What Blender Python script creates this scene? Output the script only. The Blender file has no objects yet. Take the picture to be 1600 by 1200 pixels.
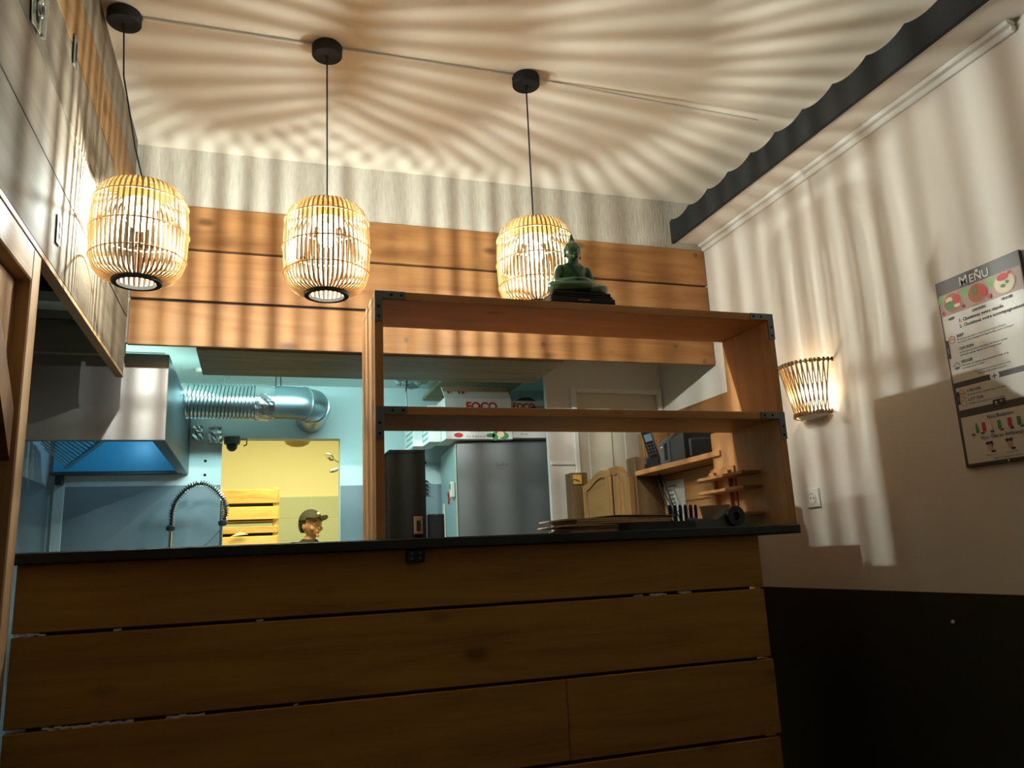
import bpy, bmesh, math, random
from mathutils import Vector, Matrix
random.seed(7)
C = bpy.context.scene
COL = C.collection
EZ = 1.10            # all z below are measured from the camera's eye level, 1.10 m above the floor

# ------------------------------------------------------------------ camera
cam = bpy.data.cameras.new('camera'); camo = bpy.data.objects.new('camera', cam); COL.objects.link(camo)
yaw, pitch, roll, F = 0.3214006, 0.2181168, -0.0467870, 1224.387
cam.sensor_width = 36.0; cam.lens = F / 1600 * 36; cam.clip_start = 0.02; cam.clip_end = 60
fw = Vector((math.sin(yaw)*math.cos(pitch), math.cos(yaw)*math.cos(pitch), math.sin(pitch)))
r0 = Vector((math.cos(yaw), -math.sin(yaw), 0)); u0 = r0.cross(fw)
rt = math.cos(roll)*r0 + math.sin(roll)*u0; up = -math.sin(roll)*r0 + math.cos(roll)*u0
M = Matrix((rt, up, -fw)).transposed().to_4x4(); M.translation = (0, 0, EZ)
camo.matrix_world = M
C.camera = camo
# ------------------------------------------------------------------ world, exposure
W = bpy.data.worlds.new('night'); C.world = W; W.use_nodes = True
W.node_tree.nodes['Background'].inputs[0].default_value = (0.9, 0.75, 0.6, 1)
W.node_tree.nodes['Background'].inputs[1].default_value = 0.004
C.view_settings.view_transform = 'Standard'; C.view_settings.look = 'None'
C.view_settings.gamma = 1; C.view_settings.use_curve_mapping = False
C.view_settings.exposure = 0.0
PENDANT_W, PENDANT_COL = 53.0, (0.89, 1.0, 0.95)
KITCHEN_W, KITCHEN_COL = 12.5, (0.56, 1.0, 0.98)
STORE_W, STORE_COL = 68.0, (1.0, 0.92, 0.42)
SCONCE_W = 2.6
def lamp(name, kind, loc, energy, color, **k):
    l = bpy.data.lights.new(name, kind); l.energy = energy; l.color = color
    for a, v in k.items(): setattr(l, a, v)
    o = bpy.data.objects.new(name, l); COL.objects.link(o); o.location = (loc[0], loc[1], loc[2]+EZ); return o
lamp('kitchen_tube_light', 'AREA', (0.17, 3.775, .895), KITCHEN_W, KITCHEN_COL, shape='RECTANGLE', size=0.75, size_y=0.06).rotation_euler = (math.radians(38), 0, 0)
lamp('kitchen_tube_light', 'AREA', (-0.62, 4.02, .985), KITCHEN_W*0.5, KITCHEN_COL, shape='RECTANGLE', size=0.6, size_y=0.12)
lamp('store_room_light', 'AREA', (0.35, 6.0, 1.40), STORE_W, STORE_COL, shape='RECTANGLE', size=1.0, size_y=0.3)

# ------------------------------------------------------------------ materials
def newmat(name):
    m = bpy.data.materials.new(name); m.use_nodes = True
    return m, m.node_tree.nodes, m.node_tree.links, m.node_tree.nodes['Principled BSDF']
def plain(name, col, rough=0.5, metal=0.0, spec=0.5, bump=0, bscale=80, var=0.0, vscale=6, stretch=(1,1,1), trans=0, coat=0):
    m, n, l, b = newmat(name)
    b.inputs['Base Color'].default_value = (*col, 1); b.inputs['Roughness'].default_value = rough
    b.inputs['Metallic'].default_value = metal; b.inputs['Specular IOR Level'].default_value = spec
    if trans: b.inputs['Transmission Weight'].default_value = trans
    if coat: b.inputs['Coat Weight'].default_value = coat
    if bump or var:
        tc = n.new('ShaderNodeTexCoord'); mp = n.new('ShaderNodeMapping'); mp.inputs['Scale'].default_value = stretch
        l.new(tc.outputs['Object'], mp.inputs['Vector'])
    if var:
        t = n.new('ShaderNodeTexNoise'); t.inputs['Scale'].default_value = vscale; t.inputs['Detail'].default_value = 5
        l.new(mp.outputs['Vector'], t.inputs['Vector'])
        r = n.new('ShaderNodeValToRGB')
        r.color_ramp.elements[0].position = .3; r.color_ramp.elements[1].position = .7
        r.color_ramp.elements[0].color = (*[c*(1-var) for c in col], 1); r.color_ramp.elements[1].color = (*[min(1, c*(1+var)) for c in col], 1)
        l.new(t.outputs['Fac'], r.inputs['Fac']); l.new(r.outputs['Color'], b.inputs['Base Color'])
    if bump:
        t = n.new('ShaderNodeTexNoise'); t.inputs['Scale'].default_value = bscale; t.inputs['Detail'].default_value = 4
        l.new(mp.outputs['Vector'], t.inputs['Vector'])
        bp = n.new('ShaderNodeBump'); bp.inputs['Strength'].default_value = bump; bp.inputs['Distance'].default_value = 0.004
        l.new(t.outputs['Fac'], bp.inputs['Height']); l.new(bp.outputs['Normal'], b.inputs['Normal'])
    return m
def emis(name, col, s):
    m, n, l, b = newmat(name); n.remove(b)
    e = n.new('ShaderNodeEmission'); e.inputs[0].default_value = (*col, 1); e.inputs[1].default_value = s
    l.new(e.outputs[0], n['Material Output'].inputs[0]); return m
def wood(name, dark, mid, light, axis='X', rough=0.55, knots=0.5, grain=1.0, tint=0.12, spec=0.35):
    m, n, l, b = newmat(name)
    b.inputs['Roughness'].default_value = rough; b.inputs['Specular IOR Level'].default_value = spec
    tc = n.new('ShaderNodeTexCoord'); oi = n.new('ShaderNodeObjectInfo')
    sc = n.new('ShaderNodeVectorMath'); sc.operation = 'SCALE'; sc.inputs[0].default_value = (31.0, 17.0, 23.0)
    l.new(oi.outputs['Random'], sc.inputs['Scale'])
    ad = n.new('ShaderNodeVectorMath'); ad.operation = 'ADD'; l.new(tc.outputs['Object'], ad.inputs[0]); l.new(sc.outputs[0], ad.inputs[1])
    i = 'XYZ'.index(axis)
    def mapped(along, across):
        s = [across]*3; s[i] = along
        mp = n.new('ShaderNodeMapping'); mp.inputs['Scale'].default_value = s; l.new(ad.outputs[0], mp.inputs['Vector']); return mp.outputs[0]
    def noise(v, detail=4, dist=0.0, rg=.55):
        t = n.new('ShaderNodeTexNoise'); t.inputs['Scale'].default_value = 1; t.inputs['Detail'].default_value = detail
        t.inputs['Distortion'].default_value = dist; t.inputs['Roughness'].default_value = rg; l.new(v, t.inputs['Vector']); return t.outputs['Fac']
    a = noise(mapped(1.3*grain, 13*grain), 5, 1.2)
    fine = noise(mapped(5*grain, 130*grain), 3, .3)
    r = n.new('ShaderNodeValToRGB'); e = r.color_ramp.elements
    e[0].position = .28; e[0].color = (*dark, 1); e[1].position = .72; e[1].color = (*light, 1)
    x = e.new(.5); x.color = (*mid, 1)
    mx = n.new('ShaderNodeMath'); mx.operation = 'MULTIPLY_ADD'; mx.inputs[1].default_value = .20; mx.inputs[2].default_value = -.10
    l.new(fine, mx.inputs[0]); su = n.new('ShaderNodeMath'); su.operation = 'ADD'; l.new(a, su.inputs[0]); l.new(mx.outputs[0], su.inputs[1])
    l.new(su.outputs[0], r.inputs['Fac'])
    col = r.outputs['Color']
    if tint:
        h = n.new('ShaderNodeHueSaturation'); mv = n.new('ShaderNodeMath'); mv.operation = 'MULTIPLY_ADD'
        mv.inputs[1].default_value = 2*tint; mv.inputs[2].default_value = 1-tint; l.new(oi.outputs['Random'], mv.inputs[0])
        l.new(mv.outputs[0], h.inputs['Value']); l.new(col, h.inputs['Color']); col = h.outputs['Color']
    if knots:
        v = n.new('ShaderNodeTexVoronoi'); v.inputs['Scale'].default_value = 1; l.new(mapped(3.2, 6.5), v.inputs['Vector'])
        w = n.new('ShaderNodeValToRGB'); we = w.color_ramp.elements
        we[0].position = .05; we[0].color = (1, 1, 1, 1); we[1].position = .16; we[1].color = (0, 0, 0, 1)
        l.new(v.outputs['Distance'], w.inputs['Fac'])
        km = n.new('ShaderNodeMath'); km.operation = 'MULTIPLY'; km.inputs[1].default_value = knots; l.new(w.outputs['Color'], km.inputs[0])
        k = n.new('ShaderNodeMix'); k.data_type = 'RGBA'; l.new(km.outputs[0], k.inputs['Factor'])
        l.new(col, k.inputs[6]); k.inputs[7].default_value = (*[c*.28 for c in dark], 1); col = k.outputs[2]
    l.new(col, b.inputs['Base Color'])
    bp = n.new('ShaderNodeBump'); bp.inputs['Strength'].default_value = .25; bp.inputs['Distance'].default_value = 0.0015
    l.new(fine, bp.inputs['Height']); l.new(bp.outputs['Normal'], b.inputs['Normal'])
    return m
PINE = [(.20, .080, .022), (.285, .124, .038), (.34, .16, .056)]
m_pineX = wood('orange_pine_x', *PINE, 'X', knots=.8)
m_pineY = wood('orange_pine_y', *PINE, 'Y', knots=.8)
SH = [(.43, .195, .062), (.49, .23, .078), (.54, .27, .10)]
m_shX = wood('shelf_pine_x', *SH, 'X', knots=.7, tint=.05); m_shY = wood('shelf_pine_y', *SH, 'Y', knots=.6, tint=.05); m_shZ = wood('shelf_pine_z', *SH, 'Z', knots=.6, tint=.05)
m_barX = wood('bar_pine_x', (.26, .125, .022), (.37, .182, .034), (.44, .225, .045), 'X', knots=.7, rough=.6, tint=.06)
m_recl = wood('reclaimed_board', (.108, .081, .053), (.150, .117, .082), (.188, .15, .108), 'Y', knots=.45, rough=.75, grain=.8, tint=.12, spec=.12)
m_reclwarm = wood('reclaimed_warm_board', (.145, .074, .028), (.19, .102, .041), (.22, .126, .056), 'Y', knots=.5, rough=.75, tint=.05, spec=.12)
m_frameY = wood('frame_wood_y', (.24, .125, .05), (.34, .19, .085), (.43, .26, .125), 'Y', knots=.3)
m_frameZ = wood('frame_wood_z', (.24, .125, .05), (.34, .19, .085), (.43, .26, .125), 'Z', knots=.3)
m_brownZ = wood('brown_panel_z', (.10, .040, .012), (.15, .062, .019), (.19, .085, .028), 'Z', knots=.4)
m_underX = wood('box_underside_wood', (.23, .16, .07), (.34, .25, .12), (.42, .32, .17), 'X', knots=.5)
m_greyX = wood('grey_board', (.16, .135, .10), (.23, .20, .15), (.28, .25, .19), 'X', knots=.5)
m_crate = wood('crate_wood', (.45, .26, .08), (.62, .40, .15), (.72, .50, .22), 'X', knots=.5)
m_crateZ = wood('crate_wood_z', (.45, .26, .08), (.62, .40, .15), (.72, .50, .22), 'Z', knots=.3)
m_saloonZ = wood('saloon_pine', (.25, .115, .033), (.36, .185, .062), (.44, .245, .095), 'Z', knots=.5, grain=.8)
m_saloonY = wood('saloon_pine_y', (.25, .115, .033), (.36, .185, .062), (.44, .245, .095), 'Y', knots=.5, grain=.8)
m_oldpost = wood('old_post_wood', (.09, .046, .018), (.14, .076, .03), (.19, .11, .048), 'Z', knots=.4)
m_bamboo = plain('bamboo', (.60, .40, .20), .42, var=.2, vscale=30)
m_rattan = plain('rattan_ring', (.60, .29, .08), .45, var=.15, vscale=40)
m_stick = plain('sconce_stick', (.42, .25, .09), .5, var=.2, vscale=50)
m_black = plain('black_plastic', (.012, .012, .013), .38)
m_matte = plain('matte_black', (.014, .014, .015), .75, spec=.25)
m_blackboard = plain('black_valance_paint', (.012, .013, .014), .85, bump=.1)
m_counter = plain('black_worktop', (.014, .016, .017), .42, var=.3)
m_ceil = plain('ceiling_paint', (.81, .715, .585), .8, bump=.06, bscale=30)
m_cream = plain('cream_wall_paint', (.73, .655, .57), .75, bump=.12, bscale=14)
m_white = plain('white_paint', (.78, .73, .66), .5)
m_doorpaint = plain('door_paint', (.62, .55, .43), .55)
m_paper = plain('crinkled_wallpaper', (.46, .41, .335), .8, bump=1.0, bscale=34, stretch=(3.0, 3.0, .55), var=.10, vscale=40)
m_wains = plain('dark_wainscot_paint', (.030, .025, .012), .75, spec=.2)
m_kwall = plain('kitchen_white_wall', (.66, .74, .74), .55, var=.03, vscale=2)
m_kceil = plain('kitchen_ceiling_paint', (.74, .84, .78), .6)
m_kgrey = plain('grey_splash_panel', (.20, .25, .28), .38, var=.06, vscale=3)
m_steel = plain('stainless_steel', (.40, .365, .34), .48, metal=1, bump=.03, bscale=1, stretch=(220, 220, 2))
m_hoodin = plain('blue_film_steel', (.09, .60, 1.0), .35, metal=.1)
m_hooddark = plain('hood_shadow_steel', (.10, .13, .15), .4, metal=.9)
m_filter = plain('filter_slat_steel', (.42, .42, .38), .4, metal=.6)
m_galv = plain('galvanised_duct', (.62, .74, .76), .24, metal=1, var=.15, vscale=8)
m_duct2 = plain('smooth_duct_steel', (.40, .50, .56), .35, metal=1)
m_bracket = plain('zinc_bracket', (.17, .18, .18), .5, metal=.6)
m_zinc = plain('bright_zinc', (.60, .64, .62), .28, metal=1)
m_foil = plain('crumpled_foil', (.70, .76, .78), .22, metal=1, bump=1.0, bscale=45)
m_chrome = plain('chrome', (.72, .78, .80), .12, metal=1)
m_fridge = plain('grey_fridge_steel', (.20, .205, .21), .40, metal=.55, bump=.02, bscale=1, stretch=(160, 160, 1.5))
m_fridgeside = plain('fridge_side', (.30, .38, .38), .45)
m_gasket = plain('fridge_gasket', (.70, .66, .40), .6)
m_carton = plain('white_carton', (.82, .78, .74), .6)
m_cartonin = plain('brown_cardboard', (.46, .30, .17), .8, var=.08)
m_kraft = plain('kraft_paper', (.50, .34, .19), .75, var=.08, vscale=20)
m_red = plain('red_print', (.55, .018, .02), .5); m_green = plain('green_print', (.05, .26, .07), .5); m_ink = plain('black_print', (.025, .022, .02), .5)
m_bluegrn = plain('teal_print', (.10, .40, .38), .5); m_orange = plain('orange_print', (.62, .17, .03), .5); m_pinkp = plain('pink_print', (.75, .30, .27), .5)
m_tan = plain('tan_print', (.55, .36, .24), .5); m_ivory = plain('ivory_print', (.75, .64, .45), .5); m_grnlt = plain('light_green_print', (.24, .42, .16), .5)
m_strip = plain('photo_strip_print', (.42, .29, .24), .45); m_soup = plain('soup_print', (.36, .10, .03), .45); m_soup2 = plain('stew_print', (.22, .07, .03), .45)
m_menugrey = plain('menu_dark_print', (.060, .048, .045), .4); m_menuwhite = plain('menu_paper', (.70, .64, .57), .35)
m_yellow = plain('store_room_paint', (.80, .76, .56), .7); m_tile = plain('store_tile', (.45, .50, .42), .35); m_grout = plain('tile_grout', (.62, .64, .50), .7)
m_jade = plain('green_jade_resin', (.028, .095, .035), .30, spec=.6, coat=.4, var=.12, vscale=30)
m_resin = plain('black_resin', (.010, .010, .014), .55, spec=.3)
m_gold = plain('gold_print', (.45, .30, .08), .35, metal=.8)
m_skin = plain('skin', (.40, .225, .15), .55); m_cap = plain('dark_cap_cloth', (.05, .048, .04), .85); m_jacket = plain('black_jacket', (.018, .018, .019), .85)
m_hair = plain('dark_hair', (.015, .010, .007), .6); m_lip = plain('lips', (.30, .13, .09), .5); m_eye = plain('eye_dark', (.02, .013, .01), .2); m_trous = plain('dark_trousers', (.02, .02, .024), .8)
m_eyew = plain('eye_white', (.75, .72, .68), .3)
m_greyplastic = plain('grey_plastic', (.085, .095, .10), .45); m_screen = plain('lcd_screen', (.22, .36, .46), .2)
m_bluecap = plain('blue_plastic', (.010, .018, .16), .35); m_bottle = plain('dark_green_plastic', (.01, .04, .04), .25)
m_whiteplastic = plain('white_plastic', (.72, .68, .60), .4)
m_olivebox = plain('dark_cabinet', (.012, .011, .008), .85, spec=.08)
m_floor = plain('dark_floor_tile', (.10, .085, .07), .5, var=.1)
m_cup = plain('paper_cup', (.62, .48, .33), .7)
m_bulbfil = emis('bulb_filament', (1, .86, .66), 260.0)
m_tubeon = emis('lit_tube', (.75, 1.0, 1.0), 2.5)
m_brownshade = plain('brown_shade', (.36, .25, .12), .5)
m_fluff = plain('white_filler', (.75, .75, .75), .8)
def bulbglass():
    m, n, l, b = newmat('lit_bulb_glass'); n.remove(b)
    t = n.new('ShaderNodeBsdfTransparent'); e = n.new('ShaderNodeEmission'); e.inputs[0].default_value = (1, .88, .70, 1); e.inputs[1].default_value = 3.2
    a = n.new('ShaderNodeAddShader'); l.new(t.outputs[0], a.inputs[0]); l.new(e.outputs[0], a.inputs[1]); l.new(a.outputs[0], n['Material Output'].inputs[0]); return m
m_glass = bulbglass()
def clearplastic():
    m, n, l, b = newmat('clear_film'); n.remove(b)
    t = n.new('ShaderNodeBsdfTransparent'); t.inputs[0].default_value = (.8, .9, .9, 1); g = n.new('ShaderNodeBsdfGlossy'); g.inputs['Roughness'].default_value = .12
    x = n.new('ShaderNodeMixShader'); x.inputs[0].default_value = .45; l.new(t.outputs[0], x.inputs[1]); l.new(g.outputs[0], x.inputs[2]); l.new(x.outputs[0], n['Material Output'].inputs[0]); return m
m_film = clearplastic()

# ------------------------------------------------------------------ building helpers
ORG = {}
def thing(name, label, cat, loc, group=None, rotz=0.0, local=False):
    o = bpy.data.objects.new(name, None); o.empty_display_size = .05; COL.objects.link(o)
    o.location = (loc[0], loc[1], loc[2]+EZ); o.rotation_euler = (0, 0, rotz)
    o['label'] = label; o['category'] = cat
    if group: o['group'] = group
    ORG[o.name] = Vector((0, 0, 0)) if local else Vector(loc)
    return o
def struct(o): o['kind'] = 'structure'; return o
def tag(o, label, cat, group=None):
    o['label'] = label; o['category'] = cat
    if group: o['group'] = group
    return o
class MB:
    def __init__(s): s.bm = bmesh.new(); s.mats = []; s.mi = 0
    def box(s, x0, x1, y0, y1, z0, z1, bev=0.0):
        return s.obox(((x0+x1)/2, (y0+y1)/2, (z0+z1)/2), (abs(x1-x0), abs(y1-y0), abs(z1-z0)), None, bev)
    def obox(s, c, d, R=None, bev=0.0):
        g = bmesh.ops.create_cube(s.bm, size=1)['verts']
        for v in g: v.co = Vector((v.co.x*d[0], v.co.y*d[1], v.co.z*d[2]))
        if bev:
            es = list({e for v in g for e in v.link_edges})
            res = bmesh.ops.bevel(s.bm, geom=es, offset=bev, segments=1, affect='EDGES'); g = list({v for f in res['faces'] for v in f.verts} | {v for v in g if v.is_valid})
        for v in g: v.co = (R @ v.co if R else v.co) + Vector(c)
        return g
    def tube(s, pts, r, n=8, closed=False, cap=True):
        pts = [Vector(p) for p in pts]; N = len(pts); rings = []
        rad = r if isinstance(r, (list, tuple)) else [r]*N
        prev = None
        for i, p in enumerate(pts):
            if closed: t = pts[(i+1) % N]-pts[i-1]
            else: t = pts[min(i+1, N-1)]-pts[max(i-1, 0)]
            t.normalize()
            if prev is None:
                a = Vector((0, 0, 1)) if abs(t.z) < .9 else Vector((1, 0, 0)); x = t.cross(a).normalized()
            else:
                x = (prev - t*prev.dot(t)).normalized()
            prev = x; y = t.cross(x)
            rings.append([s.bm.verts.new(p + rad[i]*(math.cos(2*math.pi*k/n)*x + math.sin(2*math.pi*k/n)*y)) for k in range(n)])
        for i in range(N if closed else N-1):
            a, b = rings[i], rings[(i+1) % N]
            for k in range(n): s.bm.faces.new((a[k], a[(k+1) % n], b[(k+1) % n], b[k]))
        if cap and not closed:
            s.bm.faces.new(rings[0][::-1]); s.bm.faces.new(rings[-1])
        return s
    def lathe(s, prof, c=(0, 0, 0), n=24, R=None, cap=True, arc=1.0):
        c = Vector(c); rings = []
        m = n if arc == 1.0 else n+1
        for r, z in prof:
            ring = []
            for k in range(m):
                a = 2*math.pi*arc*k/n; v = Vector((r*math.cos(a), r*math.sin(a), z))
                ring.append(s.bm.verts.new((R @ v if R else v) + c))
            rings.append(ring)
        for a, b in zip(rings, rings[1:]):
            for k in range(n): s.bm.faces.new((a[k], a[(k+1) % m], b[(k+1) % m], b[k]))
        if cap and arc == 1.0:
            if prof[0][0] > 1e-5: s.bm.faces.new(rings[0][::-1])
            if prof[-1][0] > 1e-5: s.bm.faces.new(rings[-1])
        return s
    def prism(s, poly, ext):
        e = Vector(ext); a = [s.bm.verts.new(Vector(p)) for p in poly]; b = [s.bm.verts.new(Vector(p)+e) for p in poly]; n = len(a)
        s.bm.faces.new(a[::-1]); s.bm.faces.new(b)
        for k in range(n): s.bm.faces.new((a[k], a[(k+1) % n], b[(k+1) % n], b[k]))
        return s
    def sphere(s, c, r, sc=(1, 1, 1), n=16, R=None):
        g = bmesh.ops.create_uvsphere(s.bm, u_segments=n, v_segments=max(6, n*2//3), radius=r)['verts']
        for v in g:
            p = Vector((v.co.x*sc[0], v.co.y*sc[1], v.co.z*sc[2])); v.co = (R @ p if R else p)+Vector(c)
        return g
    def text(s, t, size, o, ud, vd, align='LEFT', depth=0.0, bold=0.0):
        cu = bpy.data.curves.new('t', 'FONT'); cu.body = t; cu.size = size; cu.align_x = align; cu.resolution_u = 4 if size > .028 else 1; cu.offset = bold*size
        ob = bpy.data.objects.new('t', cu); COL.objects.link(ob); bpy.context.view_layer.update()
        me = bpy.data.meshes.new_from_object(ob.evaluated_get(bpy.context.evaluated_depsgraph_get()))
        o, ud, vd = Vector(o), Vector(ud), Vector(vd)
        for v in me.vertices: v.co = o + ud*v.co.x + vd*v.co.y
        s.bm.from_mesh(me); bpy.data.objects.remove(ob); bpy.data.meshes.remove(me); bpy.data.curves.remove(cu); return s
    def build(s, name, mat, parent=None, org=None, smooth=False, label=None, local=False):
        bmesh.ops.recalc_face_normals(s.bm, faces=s.bm.faces)
        me = bpy.data.meshes.new(name); s.bm.to_mesh(me); s.bm.free()
        me.materials.append(mat)
        if parent is not None: o = ORG[parent.name]
        elif org is not None: o = Vector(org)
        else:
            xs = [v.co for v in me.vertices]; lo = [min(c[i] for c in xs) for i in range(3)]; hi = [max(c[i] for c in xs) for i in range(3)]
            o = Vector(((lo[0]+hi[0])/2, (lo[1]+hi[1])/2, lo[2]))
        me.transform(Matrix.Translation(-o))
        if smooth:
            me.polygons.foreach_set('use_smooth', [True]*len(me.polygons))
            if smooth != 'all': me.set_sharp_from_angle(angle=math.radians(40))
        ob = bpy.data.objects.new(name, me); COL.objects.link(ob)
        if parent is not None: ob.parent = parent
        else: ob.location = (o.x, o.y, o.z+EZ)
        ORG[ob.name] = o
        if label: ob['label'] = label
        return ob
def box(name, mat, parent, x0, x1, y0, y1, z0, z1, bev=0.0, label=None):
    m = MB(); m.box(x0, x1, y0, y1, z0, z1, bev); return m.build(name, mat, parent, label=label)
def sbox(name, mat, *a, bev=0.0): return struct(box(name, mat, None, *a, bev=bev))
RZ = lambda a: Matrix.Rotation(a, 3, 'Z')
RX = lambda a: Matrix.Rotation(a, 3, 'X')
RY = lambda a: Matrix.Rotation(a, 3, 'Y')
def arcpts(c, r, a0, a1, n, ux, uy):
    c, ux, uy = Vector(c), Vector(ux), Vector(uy)
    return [c + r*(math.cos(a0+(a1-a0)*k/n)*ux + math.sin(a0+(a1-a0)*k/n)*uy) for k in range(n+1)]

# ------------------------------------------------------------------ the setting
FL = -1.10; CE = 1.72; XR = 2.113; XL = -0.485; YB = 3.20
sbox('floor', m_floor, -1.4, 2.5, -3.1, 7.8, FL-.06, FL)
sbox('ceiling', m_ceil, -.62, 2.25, -3.1, 3.30, CE, CE+.05)
sbox('wall_right', m_cream, XR, XR+.12, -3.1, 3.76, FL, CE)
sbox('wall_front', m_cream, -.62, XR, -3.1, -3.0, FL, CE)
w = sbox('trim_1', m_wains, XR-.008, XR, -3.0, 3.76, FL, -.172)            # dark lower wall
w['label'] = 'dark painted lower wall'
w = sbox('wall_back', m_paper, -.56, XR, 3.222, 3.25, .88, CE)
# back wall planks over the kitchen pass
seams = [1.457, 1.272, 1.077, .868]
tops = [(1.458, 1.275), (1.265, 1.058), (1.047, .868)]
box('gap_shade_sheet', m_matte, w, XL+.004, XR-.004, 3.2212, 3.2219, .869, 1.457)  # black sheet added to put shade into the plank gaps
for z1, z0 in tops:
    box('plank', m_pineX, w, XL+.004, XR-.004, YB, 3.221, z0, z1, .002)
for x, z in [(1.221, .935), (1.901, .954), (.60, .93), (2.05, .885), (2.06, 1.43)]:
    m = MB(); m.lathe([(.0001, 0), (.011, 0), (.011, .002), (.0001, .002)], (x, YB-.0015, z), 10, RX(math.pi/2)); m.build('screw_plug', m_oldpost, w)
# boxed beam behind the planks
w = sbox('trim_2', m_underX, -.237, 1.34, 3.252, 3.69, .868, .884)
box('back_board', m_underX, w, -.237, 1.34, 3.675, 3.69, .884, 1.04)
box('end_board', m_underX, w, -.237, -.222, 3.252, 3.675, .884, 1.04)
# soffit and its black scalloped valance
w = sbox('trim_3', m_cream, 1.948, XR, 1.42, 3.20, 1.49, 1.512)
m = MB(); m.box(2.079, 2.113, 1.46, 3.20, 1.474, 1.49, .004); m.box(2.096, 2.113, 1.46, 3.20, 1.452, 1.474, .005); m.build('cornice', m_white, w)
box('end_wall', m_cream, None, 1.948, XR, -3.0, 1.42, 1.49, CE)['kind'] = 'structure'
bpy.data.objects['end_wall'].name = 'trim_4'
ys = [3.178 - .1668*k for k in range(0, 12)]
top = [(3.197, 1.592)]
for a, b in zip(ys, ys[1:]):
    for k in range(8):
        t = k/8; top.append((a+(b-a)*t, 1.602 - .019*math.sin(math.pi*t)**.8))
top.append((ys[-1], 1.602))
poly = [(1.929, y, z) for y, z in top] + [(1.929, ys[-1], 1.480), (1.929, 3.197, 1.480)]
m = MB(); m.prism(poly, (.018, 0, 0)); v = m.build('valance_board', m_blackboard)
tag(v, 'long black board with scalloped upper edge along the ceiling soffit', 'valance')

# left bulkhead of reclaimed boards
w = sbox('wall_left', m_matte, XL-.028, XL-.022, -3.0, 3.20, .752, CE)
rows = [(.748, .968), (.974, 1.166), (1.171, 1.372), (1.378, 1.548), (1.553, CE)]
for i, (z0, z1) in enumerate(rows):
    cut = [-3.0] + [[1.15, 2.62], [.75, 2.25], [1.45], [.9, 2.5], [.6]][i] + [3.195]
    for a, b in zip(cut, cut[1:]):
        box('plank', m_reclwarm if (i == 3 and a > 0) else m_recl, w, XL-.021, XL - random.uniform(0, .002), a+.0008, b-.0008, z0, z1, .0015)
box('bottom_board', m_frameY, w, XL-.028, XL-.001, -3.0, 3.20, .735, .7475)

# kitchen shell
KB = 4.65; KX = -1.03; KC = 1.042
sbox('wall_kitchen_left', m_kwall, KX-.12, KX, 2.03, KB, FL, 1.72)
sbox('ceiling_kitchen', m_kceil, KX-.12, XR+.1, 3.26, KB+.1, KC, KC+.04)
w = struct(MB().prism([(KX-.12, KB, FL), (-.1825, KB, FL), (-.1825, KB, .730), (.467, KB, .730), (.467, KB, FL), (2.3, KB, FL), (2.3, KB, 1.10), (KX-.12, KB, 1.10)], (0, .09, 0)).build('wall_kitchen', m_kwall))
box('splash_panel', m_kgrey, w, -.95, -.184, KB-.008, KB, FL, .469)
box('splash_panel', m_kgrey, w, .470, 2.18, KB-.008, KB, FL, .454)
box('corner_trim', m_kwall, w, -1.0, -.949, KB-.02, KB, FL, .482, .003)
for x, z in [(-.379, .603), (-.267, .603), (-.267, .525), (-.379, .69)]:
    m = MB(); m.lathe([(.0001, 0), (.008, 0), (.008, .003), (.0001, .003)], (x, KB, z), 8, RX(math.pi/2)); m.build('wall_plug', m_matte, w)
w = bpy.data.objects['wall_kitchen_left']; box('splash_panel', m_kgrey, w, KX, KX+.01, 3.3, KB-.02, FL, .469)
sbox('wall_kitchen_right', m_kwall, 2.2, 2.3, 3.80, KB, FL, 1.10)
w = sbox('wall_board_left', m_greyX, KX, -.514, 3.385, 3.405, .868, 1.72)   # boards closing the pass on the left, in shade
for k in range(4): box('plank', m_greyX, w, KX, -.514, 3.37, 3.384, .868+.14*k, 1.003+.14*k, .002)
# store room behind the doorway
sbox('wall_store_back', m_yellow, -1.3, 2.4, 7.6, 7.7, FL, 1.6)
w = bpy.data.objects['wall_store_back']
tx, tz = .30, .20
for i in range(8):
    for j in range(3):
        z1 = .645 - j*tz
        box('tile', m_tile, w, -.7+i*tx+.003, -.7+(i+1)*tx-.003, 7.59, 7.60, z1-tz+.003, z1-.003, .001)
box('tile_bed', m_grout, w, -1.2, 2.3, 7.594, 7.60, -.1, .648)
sbox('wall_store_left', m_yellow, -1.3, -1.2, KB+.09, 7.6, FL, 1.6)
sbox('wall_store_right', m_yellow, 2.3, 2.4, KB+.09, 7.6, FL, 1.6)
sbox('ceiling_store', m_yellow, -1.2, 2.3, KB+.09, 7.6, 1.45, 1.5)
w = struct(MB().prism([(-1.2, KB+.091, FL), (-.19, KB+.091, FL), (-.19, KB+.091, .735), (.475, KB+.091, .735), (.475, KB+.091, FL), (2.3, KB+.091, FL), (2.3, KB+.091, 1.45), (-1.2, KB+.091, 1.45)], (0, .02, 0)).build('wall_store_front', m_yellow))
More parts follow.
